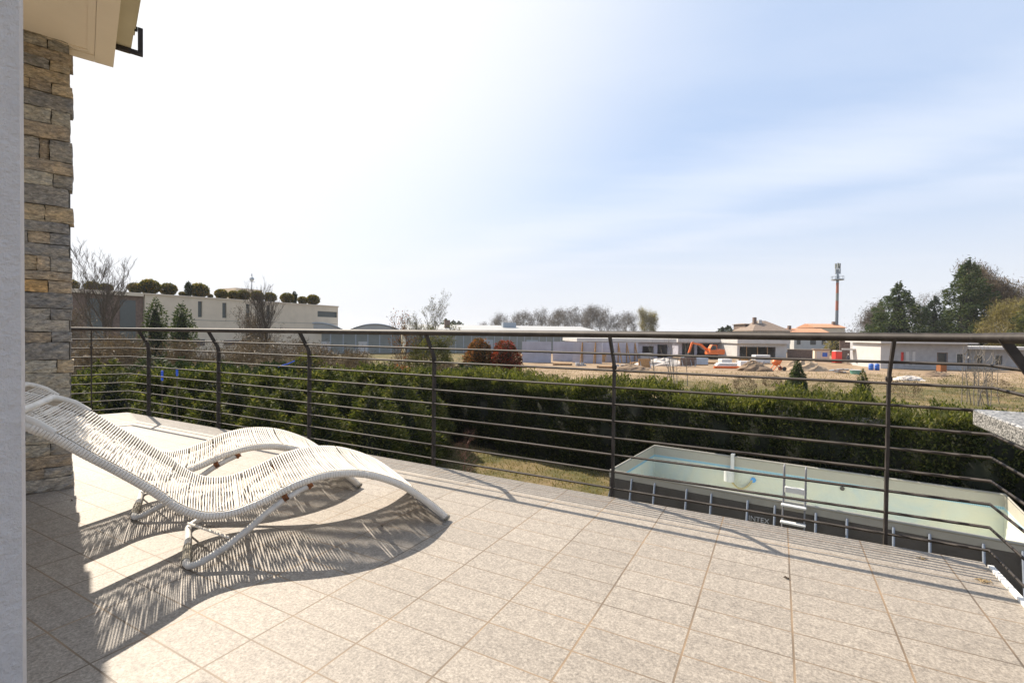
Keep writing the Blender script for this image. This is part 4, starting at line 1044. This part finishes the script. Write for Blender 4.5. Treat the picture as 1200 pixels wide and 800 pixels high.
b=MB(); b.tube([(px1-1,9,HT+2.9),(px1-1,9,HT+6.2)],.09,6); b.tube([(px1-1.6,9,HT+4.6),(px1-.4,9,HT+4.6)],.06,5); b.ball((px1-1,9,HT+5.1),.45,8,6); b.build('antenna',M['steel'],t)
# round bushes on the roof, one at a time
proto=None
bush=[(100,8.5),(115,6.5),(130,9.5),(146,9),(156,8),(166,8.5),(183,12),(205,10),(221,4),(241,11.5),(254,3.5),(267,8),(281.5,7.5),(292.5,8.5),(309,8.5),(324,8),(344,8.5),(362,6.5),(374,8.5)]
for i,(x,rp_) in enumerate(bush):
    inx=fx(x) if x>165 else -(170-x)/75*12.5
    wp=a+d*inx+Vector((-d.y,d.x,0))*(2.0 if x>165 else 7)
    Yd=wp.y; rad=rp_/FPX*Yd*.88
    if i<3:
        o=blob_shrub('roof_bush','round clipped green and gold bush in the row on the flat office roof','bush',(0,0,0),1,1.65,1700,.22,M['topiary_leaf'],700+i,'clipped bushes on the office roof','ball',.6,lump=.1)
        prot.append(o)
    else: o=copy_tree(prot[-3+i%3])
    o.location=(wp.x,wp.y,GZ+HT+.2); o.scale=(rad,rad,rad); o.rotation_euler.z=i*2.1
for i,x in enumerate((229,353)):
    wp=a+d*fx(x)+Vector((-d.y,d.x,0))*2.2
    blob_shrub('roof_conifer','small pointed dark conifer between the round roof bushes, '+('left one' if i==0 else 'right one'),'conifer',(wp.x,wp.y,GZ+HT+.2),.5,2.6,700,.3,M['dark_leaf'],710+i,None,'column',.5)

# arched hall
t,L,a,d=facade('arched_hall','long hall with a shallow arched pale roof beside the office block','building',338,100,470,112)
HW=zat(388,400,105)
b=MB(); b.box((0,0,0),(L,22,HW)); b.build('wall',M['hall_wall'],t)
for x0,w in ((.0,L*.47),(L*.47+.15,L*.53-.15)):
    b=MB(); prof=[]
    for k in range(13):
        f=k/12; prof.append((f*w,HW+.02+1.65*(1-(2*f-1)**2)))
    prof=prof+[(w,HW+.005),(0,HW+.005)]
    b.extr([(p_[0]+x0,p_[1]) for p_ in prof],(0,-1.0,0),Vector((0,1,0)),Vector((1,0,0)),Vector((0,0,1)),23.5); b.build('arched_roof',M['hall_roof'],t)
    b=MB(); pr_=[(x0+f*w/12,HW+.02+1.65*(1-(2*f/12-1)**2)) for f in range(13)]
    b.tube([(p_[0],-1.06,p_[1]) for p_ in pr_],.16,5); b.build('roof_edge',M['steel'],t)
for k in range(9):
    b=MB(); b.box((L*k/9+.2,-.06,.1),(L*k/9+.45,-.003,HW-.15)); b.build('pilaster',M['steel'],t)
for k in (2,5):
    b=MB(); b.box((L*k/9+.9,-.05,.05),(L*k/9+3.0,-.004,2.6)); b.build('door',M['white_wall'],t)

# long warehouse
t,L,a,d=facade('warehouse','long low grey warehouse with a pale sheet roof behind the round shrubs','building',476,112,705,124)
HW=zat(389,560,116)
b=MB(); b.box((0,0,0),(L,30,HW)); b.build('wall',M['hall_wall'],t)
rz_=zat(380,520,125)
b=MB(); b.extr([(-.6,HW+.01),(-.6,HW+.25),(15,max(HW+1.3,rz_)),(31,HW+.25),(31,HW+.01)],(-.5,0,0),Vector((1,0,0)),Vector((0,1,0)),Vector((0,0,1)),L+1); b.build('roof',M['hall_roof'],t)
for k in range(26):
    b=MB(); b.box((L*k/26+.1,-.05,.1),(L*k/26+.28,-.003,HW-.1)); b.build('panel_joint',M['steel'],t)
b=MB(); b.box((9.5,6,HW+.3),(10.8,7.3,HW+2.9)); b.build('chimney',M['brickdark'],t)
b=MB(); b.box((25,9,HW+.6),(28.5,11,HW+2.6)); b.build('roof_unit',M['steel'],t)
for k in (3,9,15):
    b=MB(); b.box((L*k/26+.7,-.04,.02),(L*k/26+3.6,-.004,3.2)); b.build('dock_door',M['steel'],t)

# fresh concrete walls of the building site
def cwall(x1,Y1,x2,Y2,ytop,label,props=()):
    t,L,a,d=facade('concrete_wall',label,'wall',x1,Y1,x2,Y2); h_=zat(ytop,(x1+x2)/2,(Y1+Y2)/2)
    b=MB(); b.box((0,0,0),(L,.35,h_)); b.build('panel',M['concrete'],t)
    for f in props:
        b=MB(); b.tube([(L*f,-.9,0),(L*f,-.06,h_*.92)],.10,5); b.tube([(L*f,-.05,.02),(L*f,-.05,h_)],.10,5); b.build('timber_prop',M['timber'],t)
cwall(612,80,646,80,400.3,'grey concrete wall panel beside the red-topped shrub')
cwall(648,85,672,84,400.5,'set back grey concrete wall panel in the gap of the site walls')
cwall(671,81,705,78.5,401,'grey concrete wall panel with timber props',(.35,.8))
cwall(706,83,719,83,401.3,'short grey concrete wall panel between two propped ones')
cwall(720,81,748,85,401.6,'grey concrete wall panel with three orange timber props by the unfinished building',(.15,.5,.85))

# unfinished buildings with flat slabs
def slabhouse(name,label,x1,Y1,x2,Y2,ytop,ybot,ops,mt,slab,over=1.0,depth=12,colw=None):
    t,L,a,d=facade(name,label,'building',x1,Y1,x2,Y2); h_=zat(ytop,(x1+x2)/2,(Y1+Y2)/2)
    th=zat(ytop,(x1+x2)/2,(Y1+Y2)/2)-zat(ybot,(x1+x2)/2,(Y1+Y2)/2)
    oo=[(L*p[0],L*p[1],p[2],p[3]) for p in ops]
    hw=h_-th
    b=MB(); shell(b,0,L,0,hw-.003,0,[(p[0],p[1],p[2]*hw,p[3]*hw) for p in oo],.35); b.box((0,.36,0),(.35,depth,hw-.003)); b.box((L-.35,.36,0),(L,depth,hw-.003)); b.box((.36,depth-.35,0),(L-.36,depth,hw-.003)); b.build('wall',mt,t)
    b=MB(); b.box((-over*.4,-over,hw),(L+over*.4,depth+.5,h_)); b.build('roof_slab',slab,t)
    return t,L,hw,oo
t,L,hw,oo=slabhouse('unfinished_building','unfinished low building with a white slab roof behind the propped walls',677,96,788,98,396.5,400.5,((.45,.62,.0,.80),(.68,.80,.1,.75),(.84,.95,0,.85)),M['concrete'],M['white_wall'])
for k,f in enumerate((.1,.2,.32)):
    b=MB(); b.tube([(L*f,-.5,0),(L*f,-.5,hw)],.1,5); b.build('timber_prop',M['timber'],t)
t,L,hw,oo=slabhouse('open_fronted_building','long unfinished building with dark bays and a white slab roof behind the excavator',795,112,868,112,396.8,401,((.06,.26,0,.9),(.30,.52,.0,.9),(.56,.64,.0,.9),(.68,.93,0,.9)),M['concrete'],M['white_wall'],1.5)
b=MB(); b.tube([(L*.80,-1,0),(L*.84,-.8,hw)],.14,5); b.tube([(L*.88,-1,0),(L*.84,-.8,hw)],.14,5); b.build('timber_prop',M['timber'],t)
t,L,hw,oo=slabhouse('white_garage','white flat-roofed building with one wide dark bay behind the stacked pallets',864,103,922,103,397,402.5,((.05,.78,.0,.78),),M['white_wall'],M['white_wall'],.8)
for f in (.2,.42,.62):
    b=MB(); b.tube([(L*f,.2,0),(L*f,.2,hw*.78)],.09,5); b.build('timber_prop',M['timber'],t)

def gable(name,label,x1,x2,Y,ywall,yroof,wm,rm,depth=10,hip=True,chim=None,windows=()):
    t,L,a,d=facade(name,label,'house',x1,Y,x2,Y); hw=zat(ywall,(x1+x2)/2,Y); hr=zat(yroof,(x1+x2)/2,Y)
    b=MB(); b.box((.4,.4,0),(L-.4,depth-.4,hw)); b.build('wall',wm,t)
    i=L*.38 if hip else 0
    vs=[(0,0,hw),(L,0,hw),(L,depth,hw),(0,depth,hw),(i,depth/2,hr),(L-i,depth/2,hr),(0,0,hw+.15),(L,0,hw+.15),(L,depth,hw+.15),(0,depth,hw+.15)]
    b=MB(); b.add(vs,[(3,2,1,0),(0,1,7,6),(1,2,8,7),(2,3,9,8),(3,0,6,9),(6,7,5,4),(7,8,5),(8,9,4,5),(9,6,4)]); b.build('roof',rm,t)
    if chim:
        for cx,ch in chim:
            b=MB(); b.box((L*cx,depth*.35,hw),(L*cx+.9,depth*.35+.9,hr+ch)); b.build('chimney',M['brickdark'] if ch>.3 else M['white_wall'],t)
    for (w0,w1,z0,z1) in windows:
        b=MB(); b.box((L*w0,.36,hw*z0),(L*w1,.397,hw*z1)); b.build('window',M['dark_glass'],t)
    return t
gable('hipped_house','house with a brown hipped tile roof and chimneys above the white garage',882,928,150,388,375,M['white_wall'],M['brown_roof'],14,True,((.22,1.0),(.36,.2)),((.2,.3,.4,.75),(.6,.7,.4,.75)))
t=gable('flat_gable_house','dark low house end showing left of the hipped house',872,884,158,380,378.5,M['brickdark'],M['brown_roof'],9,True)
gable('tiled_house','white house with a wide orange tile roof left of the mast',930,975,165,391,384.5,M['white_wall'],M['orange_roof'],12,False,((.05,.9),),((.1,.2,.35,.65),(.45,.6,.35,.65),(.75,.85,.35,.65)))
gable('tiled_house','taller house with a brownish orange roof beside the mast',954,992,185,384,379,M['pale_clad'],M['orange_roof'],12,False,((.8,.9),),((.2,.3,.5,.8),))
# telecom mast
t=empty('telecom_mast','tall grey telecom mast with orange bands and a platform of antennas','mast',loc=gp(980,190))
HM=zat(308,980,190)
M['mast_grey']=simple('dark_mast_grey',(.15,.18,.21),.5,.1,4)
segs=[(0,.45,'mast_grey',.66,.56),(.45,.56,'mast_orange',.56,.54),(.56,.65,'hall_wall',.54,.52),(.65,.77,'mast_orange',.52,.48),(.77,.86,'mast_grey',.48,.44)]
M['mast_orange']=simple('faded_orange_band',(.33,.11,.06),.6,.06,3)
for z0,z1,mn,r0,r1 in segs:
    b=MB(); b.tube([(0,0,HM*z0+.002),(0,0,HM*z1)],[r0,r1],10); b.build('mast_section',M[mn],t)
b=MB(); b.cyl((0,0),2.2,HM*.80,HM*.812,14); 
for k in range(10):
    an=2*math.pi*k/10; b.tube([(2.1*math.cos(an),2.1*math.sin(an),HM*.81),(2.1*math.cos(an),2.1*math.sin(an),HM*.845)],.06,4)
b.tube([(2.1*math.cos(2*math.pi*k/16),2.1*math.sin(2*math.pi*k/16),HM*.845) for k in range(17)],.06,4); b.build('platform',M['steel'],t)
b=MB(); b.cyl((0,0),.35,HM*.86,HM*.93,8); b.build('mast_section',M['steel'],t)
for k in range(6):
    an=2*math.pi*k/6; zc_=HM*(.90 if k%2 else .965); b=MB(); b.cbox((.75*math.cos(an),.75*math.sin(an),zc_),(.45,.45,2.0)); b.tube([(0,0,zc_),(.75*math.cos(an),.75*math.sin(an),zc_)],.07,4); b.build('antenna_panel',M['steel'] if k%2 else M['hall_wall'],t)
b=MB(); b.tube([(0,0,HM*.93),(0,0,HM)],.12,6); b.build('spike',M['steel'],t)

# grey block houses
t,L,a,d=facade('block_house','half-built grey block house with red bricks stacked inside, by the portable toilet','building',1000,82,1033,80)
h_=zat(398.5,1016,81)
b=MB(); shell(b,0,L,0,h_,0,[(L*.40,L*.86,.35*h_,.62*h_)],.3); b.box((0,.31,0),(.3,8,h_)); b.box((L-.3,.31,0),(L,8,h_*.8)); b.box((.31,7.7,0),(L-.31,8,h_)); b.build('wall',M['block'],t)
b=MB(); b.box((-1.6,-1.2,h_*.60),(L*.38,-.01,h_*.66)); b.build('slab_edge',M['white_wall'],t)
b=MB(); 
for k in range(7): b.box((L*.42+k*.3,.5,.352*h_),(L*.42+k*.3+.26,.9,.352*h_+.5+.2*(k%3)))
b.build('brick_stack',M['brickdark'],t)
t,L,a,d=facade('block_house','long grey block house with a white eave and white shutters, right of the blue drums','building',1033,74,1134,72)
h_=zat(402.5,1080,73); f=lambda x:L*(x-1033)/101
ops=[(f(1056.5),f(1060.5),.27*h_,.66*h_),(f(1062),f(1066),.15*h_,.68*h_),(f(1070),f(1073.5),.15*h_,.68*h_),(f(1100),f(1110.5),.22*h_,.64*h_),(f(1122),f(1129),.22*h_,.62*h_)]
b=MB(); shell(b,f(1048),L,0,h_,0,ops,.3); b.box((f(1048),.31,0),(f(1048)+.3,9,h_)); b.box((L-.3,.31,0),(L,9,h_)); b.box((f(1048)+.31,8.7,0),(L-.31,9,h_)); b.box((f(1048)+.31,2,0),(L-.31,2.2,h_)); b.build('wall',M['block'],t)
b=MB(); b.box((f(1031),-.3,0),(f(1047.5),8,h_-.02)); b.build('white_bay',M['white_wall'],t)
b=MB(); b.box((f(1027),-1.2,h_+.004),(L+.6,9.6,h_+.30)); b.build('roof_slab',M['white_wall'],t)
for i,o_ in enumerate(ops):
    if i in (1,2): b=MB(); b.box((o_[0],-.06,o_[2]),(o_[1],-.005,o_[3])); b.build('shutter',M['white_wall'],t)
    elif i==0: b=MB(); b.box((o_[0],.15,o_[2]),(o_[1],.2,o_[3])); b.build('red_board',M['red'],t)
    else:
        b=MB(); b.box((o_[0],.2,o_[2]),(o_[1],.24,o_[3])); b.build('window',M['dark_glass'],t)
        b=MB(); w=.09
        b.box((o_[0]-w,-.03,o_[2]-w),(o_[0],.02,o_[3]+w)); b.box((o_[1],-.03,o_[2]-w),(o_[1]+w,.02,o_[3]+w)); b.box((o_[0],-.03,o_[3]),(o_[1],.02,o_[3]+w)); b.box((o_[0],-.03,o_[2]-w),(o_[1],.02,o_[2])); b.build('window_frame',M['white_wall'] if i==4 else M['brickdark'],t)
t,L,a,d=facade('low_extension','low pale extension with a flat light roof at the right end of the block house','building',1136,75,1216,72)
h_=zat(409.5,1165,73)
b=MB(); shell(b,0,L,0,h_,0,[(L*.12,L*.2,.25*h_,.7*h_),(L*.4,L*.5,.25*h_,.7*h_)],.3); b.box((0,.31,0),(L,8,h_-.05)); b.build('wall',M['block'],t)
b=MB(); b.box((-1.0,-1.2,h_+.003),(L+.4,8.4,h_+.42)); b.build('roof_slab',M['white_wall'],t)
for o_ in ((L*.12,L*.2),(L*.4,L*.5)):
    b=MB(); b.box((o_[0],.2,.25*h_),(o_[1],.24,.7*h_)); b.build('window',M['dark_glass'],t)
# brown boundary wall, white cottage wall, site hut
t,L,a,d=facade('brown_wall','low brown boundary wall left of the site hut','wall',923,106,958,104); b=MB(); b.box((0,0,0),(L,.3,1.9)); b.build('panel',M['brickdark'],t); b=MB(); b.box((-.05,-.06,1.905),(L+.05,.36,2.02)); b.build('coping',M['pale_clad'],t)
t,L,a,d=facade('brown_wall','taller brown wall behind the portable toilet','wall',984,100,1001,99); b=MB(); b.box((0,0,0),(L,.3,4.6)); b.build('panel',M['brickdark'],t)
t,L,a,d=facade('site_hut','small pale site hut with a brown roof and blue notice panel','hut',955,92,972.5,91)
b=MB(); b.box((0,0,0),(L,2.6,2.25)); b.build('wall',M['pale_clad'],t); b=MB(); b.box((-.2,-.25,2.255),(L+.2,2.8,2.42)); b.build('roof',M['brown_roof'],t)
b=MB(); b.box((L*.52,-.05,1.0),(L*.85,-.004,1.75)); b.build('notice_panel',M['blue'],t); b=MB(); b.box((L*.15,-.04,.1),(L*.42,-.004,1.95)); b.build('door',M['white_wall'],t)
t=empty('portable_toilet','red portable toilet cabin with a white roof beside the site hut','toilet',loc=gp(981,88))
b=MB(); b.rbox((-.58,-.58,.1),(.58,.58,2.05),.05); b.build('cabin',M['red'],t); b=MB(); b.rbox((-.62,-.62,2.052),(.62,.62,2.28),.12); b.build('roof',M['white_wall'],t); b=MB(); b.box((-.38,-.61,.18),(.38,-.585,1.95)); b.build('door',M['red'],t)
b=MB(); b.box((-.6,-.6,0),(.6,.6,.098)); b.build('base',M['black'],t)
blob_shrub('round_tree','yellow-green round tree behind the red toilet','tree',gp(980,112),2.3,5.0,1500,.35,M['willow_leaf'],640,None,'ball',.5,trunk=.12)

# excavator
t=empty('excavator','orange tracked excavator with its arm folded forward to the left','excavator',loc=gp(836,98),rz=R(4)); 
for yy in (-.9,.9):
    b=MB(); prof=[(-1.5,.35),(-1.3,.08),(-1.0,0),(1.0,0),(1.3,.08),(1.5,.35),(1.3,.68),(1.0,.78),(-1.0,.78),(-1.3,.68)]
    b.extr(prof,(0,yy-.25,0),Vector((0,1,0)),Vector((1,0,0)),Vector((0,0,1)),.5); b.build('track',M['black'],t)
b=MB(); b.box((-.7,-.7,.4),(.7,.7,.95)); b.build('undercarriage',M['black'],t)
b=MB(); b.extr([(-1.2,.98),(1.75,.98),(1.85,1.3),(1.8,2.0),(.5,2.05),(.3,1.75),(-1.2,1.6)],(0,-1.15,0),Vector((0,1,0)),Vector((1,0,0)),Vector((0,0,1)),2.3); b.build('upper_body',M['orange'],t)
b=MB(); b.extr([(-1.15,1.62),(.25,1.78),(.25,2.85),(-.75,2.9),(-1.2,2.2)],(0,-1.1,0),Vector((0,1,0)),Vector((1,0,0)),Vector((0,0,1)),1.0); cb=b.build('cab',M['orange'],t)
b=MB(); b.extr([(-1.0,1.85),(.12,1.95),(.12,2.7),(-.7,2.75),(-1.06,2.25)],(0,-1.115,0),Vector((0,1,0)),Vector((1,0,0)),Vector((0,0,1)),.012); b.build('cab_window',M['dark_glass'],cb)
b=MB(); b.extr([(-1.0,1.4),(-1.0,1.9),(-2.4,3.1),(-4.2,3.35),(-4.35,3.1),(-2.5,2.65)],(0,.1,0),Vector((0,1,0)),Vector((1,0,0)),Vector((0,0,1)),.4); b.build('boom',M['orange'],t)
b=MB(); b.extr([(-4.0,3.5),(-4.45,3.3),(-5.1,1.2),(-4.8,1.1)],(0,.15,0),Vector((0,1,0)),Vector((1,0,0)),Vector((0,0,1)),.3); b.build('stick',M['orange'],t)
b=MB(); b.extr([(-5.15,1.25),(-4.7,1.2),(-4.35,.7),(-4.5,.25),(-5.2,.55)],(0,-.2,0),Vector((0,1,0)),Vector((1,0,0)),Vector((0,0,1)),1.0); b.build('bucket',M['black'],t)
b=MB(); b.tube([(-1.5,.3,1.6),(-2.9,.3,2.65)],.07,6); b.tube([(-2.6,.3,3.1),(-4.3,.3,3.5)],.07,6); b.build('hydraulic_ram',M['steel'],t)

# stacked materials on the site
def crate(name,label,cat,x,Y,w,dp,hh,mt,rz=0,strips=True,group=None,band=None):
    t=empty(name,label,cat,group,loc=gp(x,Y),rz=R(rz))
    b=MB()
    for k in range(3): b.box((-w/2,-dp/2+k*(dp-.14)/2,0),(w/2,-dp/2+k*(dp-.14)/2+.14,.1))
    b.box((-w/2,-dp/2,.102),(w/2,dp/2,.13)); b.build('pallet',M['timber'],t)
    b=MB(); n_=max(2,int(hh/.22))
    for k in range(n_): b.rbox((-w/2+.03*(k%2),-dp/2+.02,.134+k*(hh-.134)/n_),(w/2-.03*((k+1)%2),dp/2-.02,.134+(k+1)*(hh-.134)/n_-.012),.015)
    b.build('load',mt,t); return t
M['pale_load']=simple('pale_insulation_board',(.66,.66,.66),.7,.06,2)
M['blue_load']=simple('bluish_wrapped_blocks',(.36,.43,.52),.5,.08,2)
crate('board_stack','pallet of bluish wrapped blocks before the excavator, left one','pallet',808,78,2.2,1.3,1.25,M['blue_load'],3)
crate('board_stack','pallet of bluish wrapped blocks before the excavator, right one','pallet',821,77.5,2.1,1.3,1.2,M['blue_load'],-4)
crate('board_stack','small pale pallet load between the blue pallets and the brown rubble','pallet',850,79,1.8,1.2,1.0,M['pale_load'],8)
crate('board_stack','white board stack by the white garage bay','pallet',892,84,2.6,1.4,1.5,M['pale_load'],2)
crate('board_stack','low pale board stack left of the orange mixer','pallet',876,74,2.4,1.4,.9,M['pale_load'],-6)
crate('board_stack','grey block pallet before the propped unfinished building','pallet',757,83,2.3,1.3,1.6,M['block'],5)
def mound(name,label,cat,x,Y,rx,ry,h_,mt,seed,n=26):
    rs_=random.Random(seed); b=MB(); vs=[];fs=[];kk=18
    for j in range(7):
        f=j/6
        for i in range(kk):
            an=2*math.pi*i/kk; q=(1-f)*(1+rs_.uniform(-.16,.16)); vs.append((rx*q*math.cos(an),ry*q*math.sin(an),h_*(1-(1-f)**1.7)*(1+rs_.uniform(-.12,.12))-.03*(j==0)))
    for j in range(6):
        for i in range(kk): fs.append((j*kk+i,j*kk+(i+1)%kk,(j+1)*kk+(i+1)%kk,(j+1)*kk+i))
    b.add(vs,fs); o=b.build(name,mt); o.location=gp(x,Y); return set_(o,label,cat)
M['earth']=simple('brown_earth',(.20,.14,.09),.95,.3,1.5,bstr=.6,bscale=4,bd=.1)
M['paleearth']=simple('pale_rubble',(.55,.50,.45),.95,.2,1.5,bstr=.6,bscale=4,bd=.1)
mound('rubble_heap','pale spread heap of plaster rubble before the unfinished building','heap',778,76,4.5,2.2,1.1,M['paleearth'],1)
mound('earth_heap','brown earth heap left of the small orange mixer','heap',884,66,2.4,1.6,1.35,M['earth'],2)
mound('earth_heap','dark earth heap in the field below the concrete walls','heap',740,66,2.6,1.6,.75,M['earth'],3)
mound('earth_heap','long sandy heap right of the small orange mixer','heap',942,68,3.4,1.8,1.5,simple('sand_heap',(.36,.27,.18),.95,.2,2),4)
mound('rubble_heap','pale heap of broken rubble before the shutters of the block house','heap',1066,54,1.9,1.0,.5,M['paleearth'],5)
mound('rubble_heap','low grey-brown heap in the field right of the pale rubble','heap',1098,60,2.2,1.1,.55,M['earth'],6)
t=empty('pipe_bundle','bundle of orange-red plastic pipes lying on the site ground','pipes',loc=gp(855,70),rz=R(-3))
for k in range(5):
    b=MB(); b.tube([(-2.1,(k%3)*.17,.09+(k//3)*.15),(2.1,(k%3)*.17,.09+(k//3)*.15)],.08,8); b.build('pipe',M['orange'],t)
t=empty('slab_stack','long low stack of white slabs behind the orange pipes','slabs',loc=gp(862,76),rz=R(2))
for k in range(3): b=MB(); b.box((-3.2+k*.2,-.6,.02+k*.16),(3.2-k*.3,.6,.15+k*.16)); b.build('slab',M['pale_load'],t)
t=empty('cement_mixer','small orange cement mixer among grey debris, before the white garage','mixer',loc=gp(911,67))
b=MB(); b.tube([(-.55,0,.95),(-.3,0,1.1),(.15,0,1.25),(.55,0,1.5)],[.25,.5,.48,.22],12); b.build('drum',M['orange'],t)
b=MB(); b.tube([(-.8,-.45,0),(0,-.45,.95),(.8,-.45,0)],.06,6); b.tube([(-.8,.45,0),(0,.45,.95),(.8,.45,0)],.06,6); b.tube([(0,-.5,.95),(0,.5,.95)],.06,6); b.build('stand',M['orange'],t)
for yy in (-.52,.52): b=MB(); b.tube([(.75,yy-.05,.28),(.75,yy+.05,.28)],.28,12); b.build('wheel',M['black'],t)
for x,lab in ((1021.5,'blue plastic drum at the corner of the block house, left one'),(1028.5,'blue plastic drum at the corner of the block house, right one')):
    t=empty('plastic_drum',lab,'drum',loc=gp(x,70)); b=MB(); b.tube([(0,0,0),(0,0,.05),(0,0,.3),(0,0,.32),(0,0,.34),(0,0,.6),(0,0,.62),(0,0,.64),(0,0,.88),(0,0,.93)],[.27,.30,.31,.325,.31,.31,.325,.31,.30,.25],14); b.build('body',M['blue'],t); b=MB(); b.cyl((.1,0),.05,.935,.97,8); b.build('cap',M['black'],t)
t=empty('green_tub','pale green plastic tub on the sandy ground left of the drums','tub',loc=gp(1003,62)); b=MB(); b.tube([(0,0,0),(0,0,.5)],[.5,.62],16); b.build('body',simple('green_plastic',(.12,.30,.24),.5,.08),t); b=MB(); b.tube([(0,0,.505),(0,0,.56)],.65,16); b.build('rim',M['white_wall'],t)
t=empty('scrap_pile','dark pile of scrap timber and bars on the sandy ground','debris',loc=gp(990,63)); r_=random.Random(5)
for k in range(10):
    b=MB(); c_=Vector((r_.gauss(0,.9),r_.gauss(0,.4),.12+r_.random()*.4)); d_=Vector((r_.uniform(-1,1),r_.uniform(-.6,.6),r_.uniform(-.15,.15))); b.tube([c_-d_,c_+d_],.07,4); b.build('bar',M['steel'] if k%2 else M['brickdark'],t)
t=empty('rusty_tank','rusty brown steel box standing before the block house','tank',loc=gp(1104,67)); b=MB(); b.rbox((-.42,-.4,.12),(.42,.4,1.25),.05); b.build('body',M['rust'],t)
for sx_ in (-.36,.36):
    for sy_ in (-.34,.34): b=MB(); b.box((sx_-.04,sy_-.04,0),(sx_+.04,sy_+.04,.118)); b.build('leg',M['black'],t)
r_=random.Random(44)
for i in range(16):
    x=r_.uniform(640,905); Y=r_.uniform(68,88); k=i%3
    if k==0:
        t=empty('timber_pile','small pile of sawn timber lying among the clutter of the building site','timber','scattered timber piles on the building site',loc=gp(x,Y),rz=r_.uniform(-.5,.5))
        for q in range(6): b=MB(); b.box((-1.3+r_.uniform(-.2,.2),-.5+(q%3)*.3,(q//3)*.16+.01),(1.3+r_.uniform(-.2,.2),-.26+(q%3)*.3,(q//3)*.16+.15)); b.build('board',M['timber'] if q%2 else M['earth'],t)
    elif k==1:
        t=empty('block_pile','small heap of loose grey blocks among the clutter of the building site','blocks','scattered block heaps on the building site',loc=gp(x,Y),rz=r_.uniform(0,3))
        for q in range(9): 
            b=MB(); b.cbox((r_.uniform(-.7,.7),r_.uniform(-.5,.5),.13+.24*(q>5)),(.5,.24,.24)); b.build('block',M['block'] if q%3 else M['pale_load'],t)
    else:
        t=empty('formwork_panel','dark formwork panel propped on short feet among the clutter of the building site','panel','formwork panels on the building site',loc=gp(x,Y),rz=r_.uniform(-.4,.4))
        b=MB(); b.box((-.9,-.04,.12),(.9,.04,1.35)); b.build('board',M['brickdark'] if i%2 else M['timber'],t)
        for sx_ in (-.7,.7): b=MB(); b.tube([(sx_,-.6,0),(sx_,-.045,1.0)],.05,4); b.box((sx_-.06,-.05,0),(sx_+.06,.05,.118)); b.build('foot',M['steel'],t)
# a worker on the site
def person(pos,label,scale=1.0,rz=0):
    t=empty('person',label,'person',loc=pos,rz=rz)
    vs=[(0,0,.95),(0,0,1.2),(0,-.01,1.42),(0,-.01,1.52),(0,-.02,1.66),(.10,0,.9),(.12,-.03,.5),(.13,.02,.07),(.14,-.12,.04),(-.10,0,.9),(-.11,.05,.5),(-.13,.10,.07),(-.14,-.03,.04),(.2,0,1.4),(.27,.02,1.12),(.25,-.12,.9),(-.2,0,1.4),(-.27,.0,1.12),(-.22,-.14,.92),(0,-.02,1.76)]
    es=[(0,1),(1,2),(2,3),(3,4),(0,5),(5,6),(6,7),(7,8),(0,9),(9,10),(10,11),(11,12),(2,13),(13,14),(14,15),(2,16),(16,17),(17,18),(4,19)]
    rad=[.15,.15,.16,.06,.105,.10,.07,.05,.045,.10,.07,.05,.045,.07,.05,.04,.07,.05,.04,.09]
    me=bpy.data.meshes.new('body'); me.from_pydata(vs,es,[]); o=bpy.data.objects.new('body',me); COL.objects.link(o); o.parent=t
    me.materials.append(simple('work_clothes',(.07,.075,.10),.9,.2)); md=o.modifiers.new('s','SKIN')
    for i,r in enumerate(rad): me.skin_vertices[0].data[i].radius=(r,r*.85)
    me.skin_vertices[0].data[0].use_root=True
    o.modifiers.new('ss','SUBSURF').render_levels=1
    b=MB(); b.ball((0,-.02,1.70),.125,10,7); h=b.build('helmet',M['white_wall'],t)
person(gp(994.5,84),'worker in dark clothes and a pale helmet standing beside the half-built block house')

# ------------------------------------------------------------------ the hazy air
mt=bpy.data.materials.new('hazy_air'); mt.use_nodes=True; t_=mt.node_tree; t_.nodes.clear()
pv=t_.nodes.new('ShaderNodeVolumePrincipled'); pv.inputs['Color'].default_value=(.93,.95,1,1); pv.inputs['Density'].default_value=.0002; pv.inputs['Anisotropy'].default_value=.2
oo_=t_.nodes.new('ShaderNodeOutputMaterial'); t_.links.new(pv.outputs[0],oo_.inputs['Volume'])
b=MB(); b.box((-2560,-2560,GZ-1.2),(2560,2560,40)); b.build('haze',mt,kind='stuff')
SC.cycles.volume_bounces=0
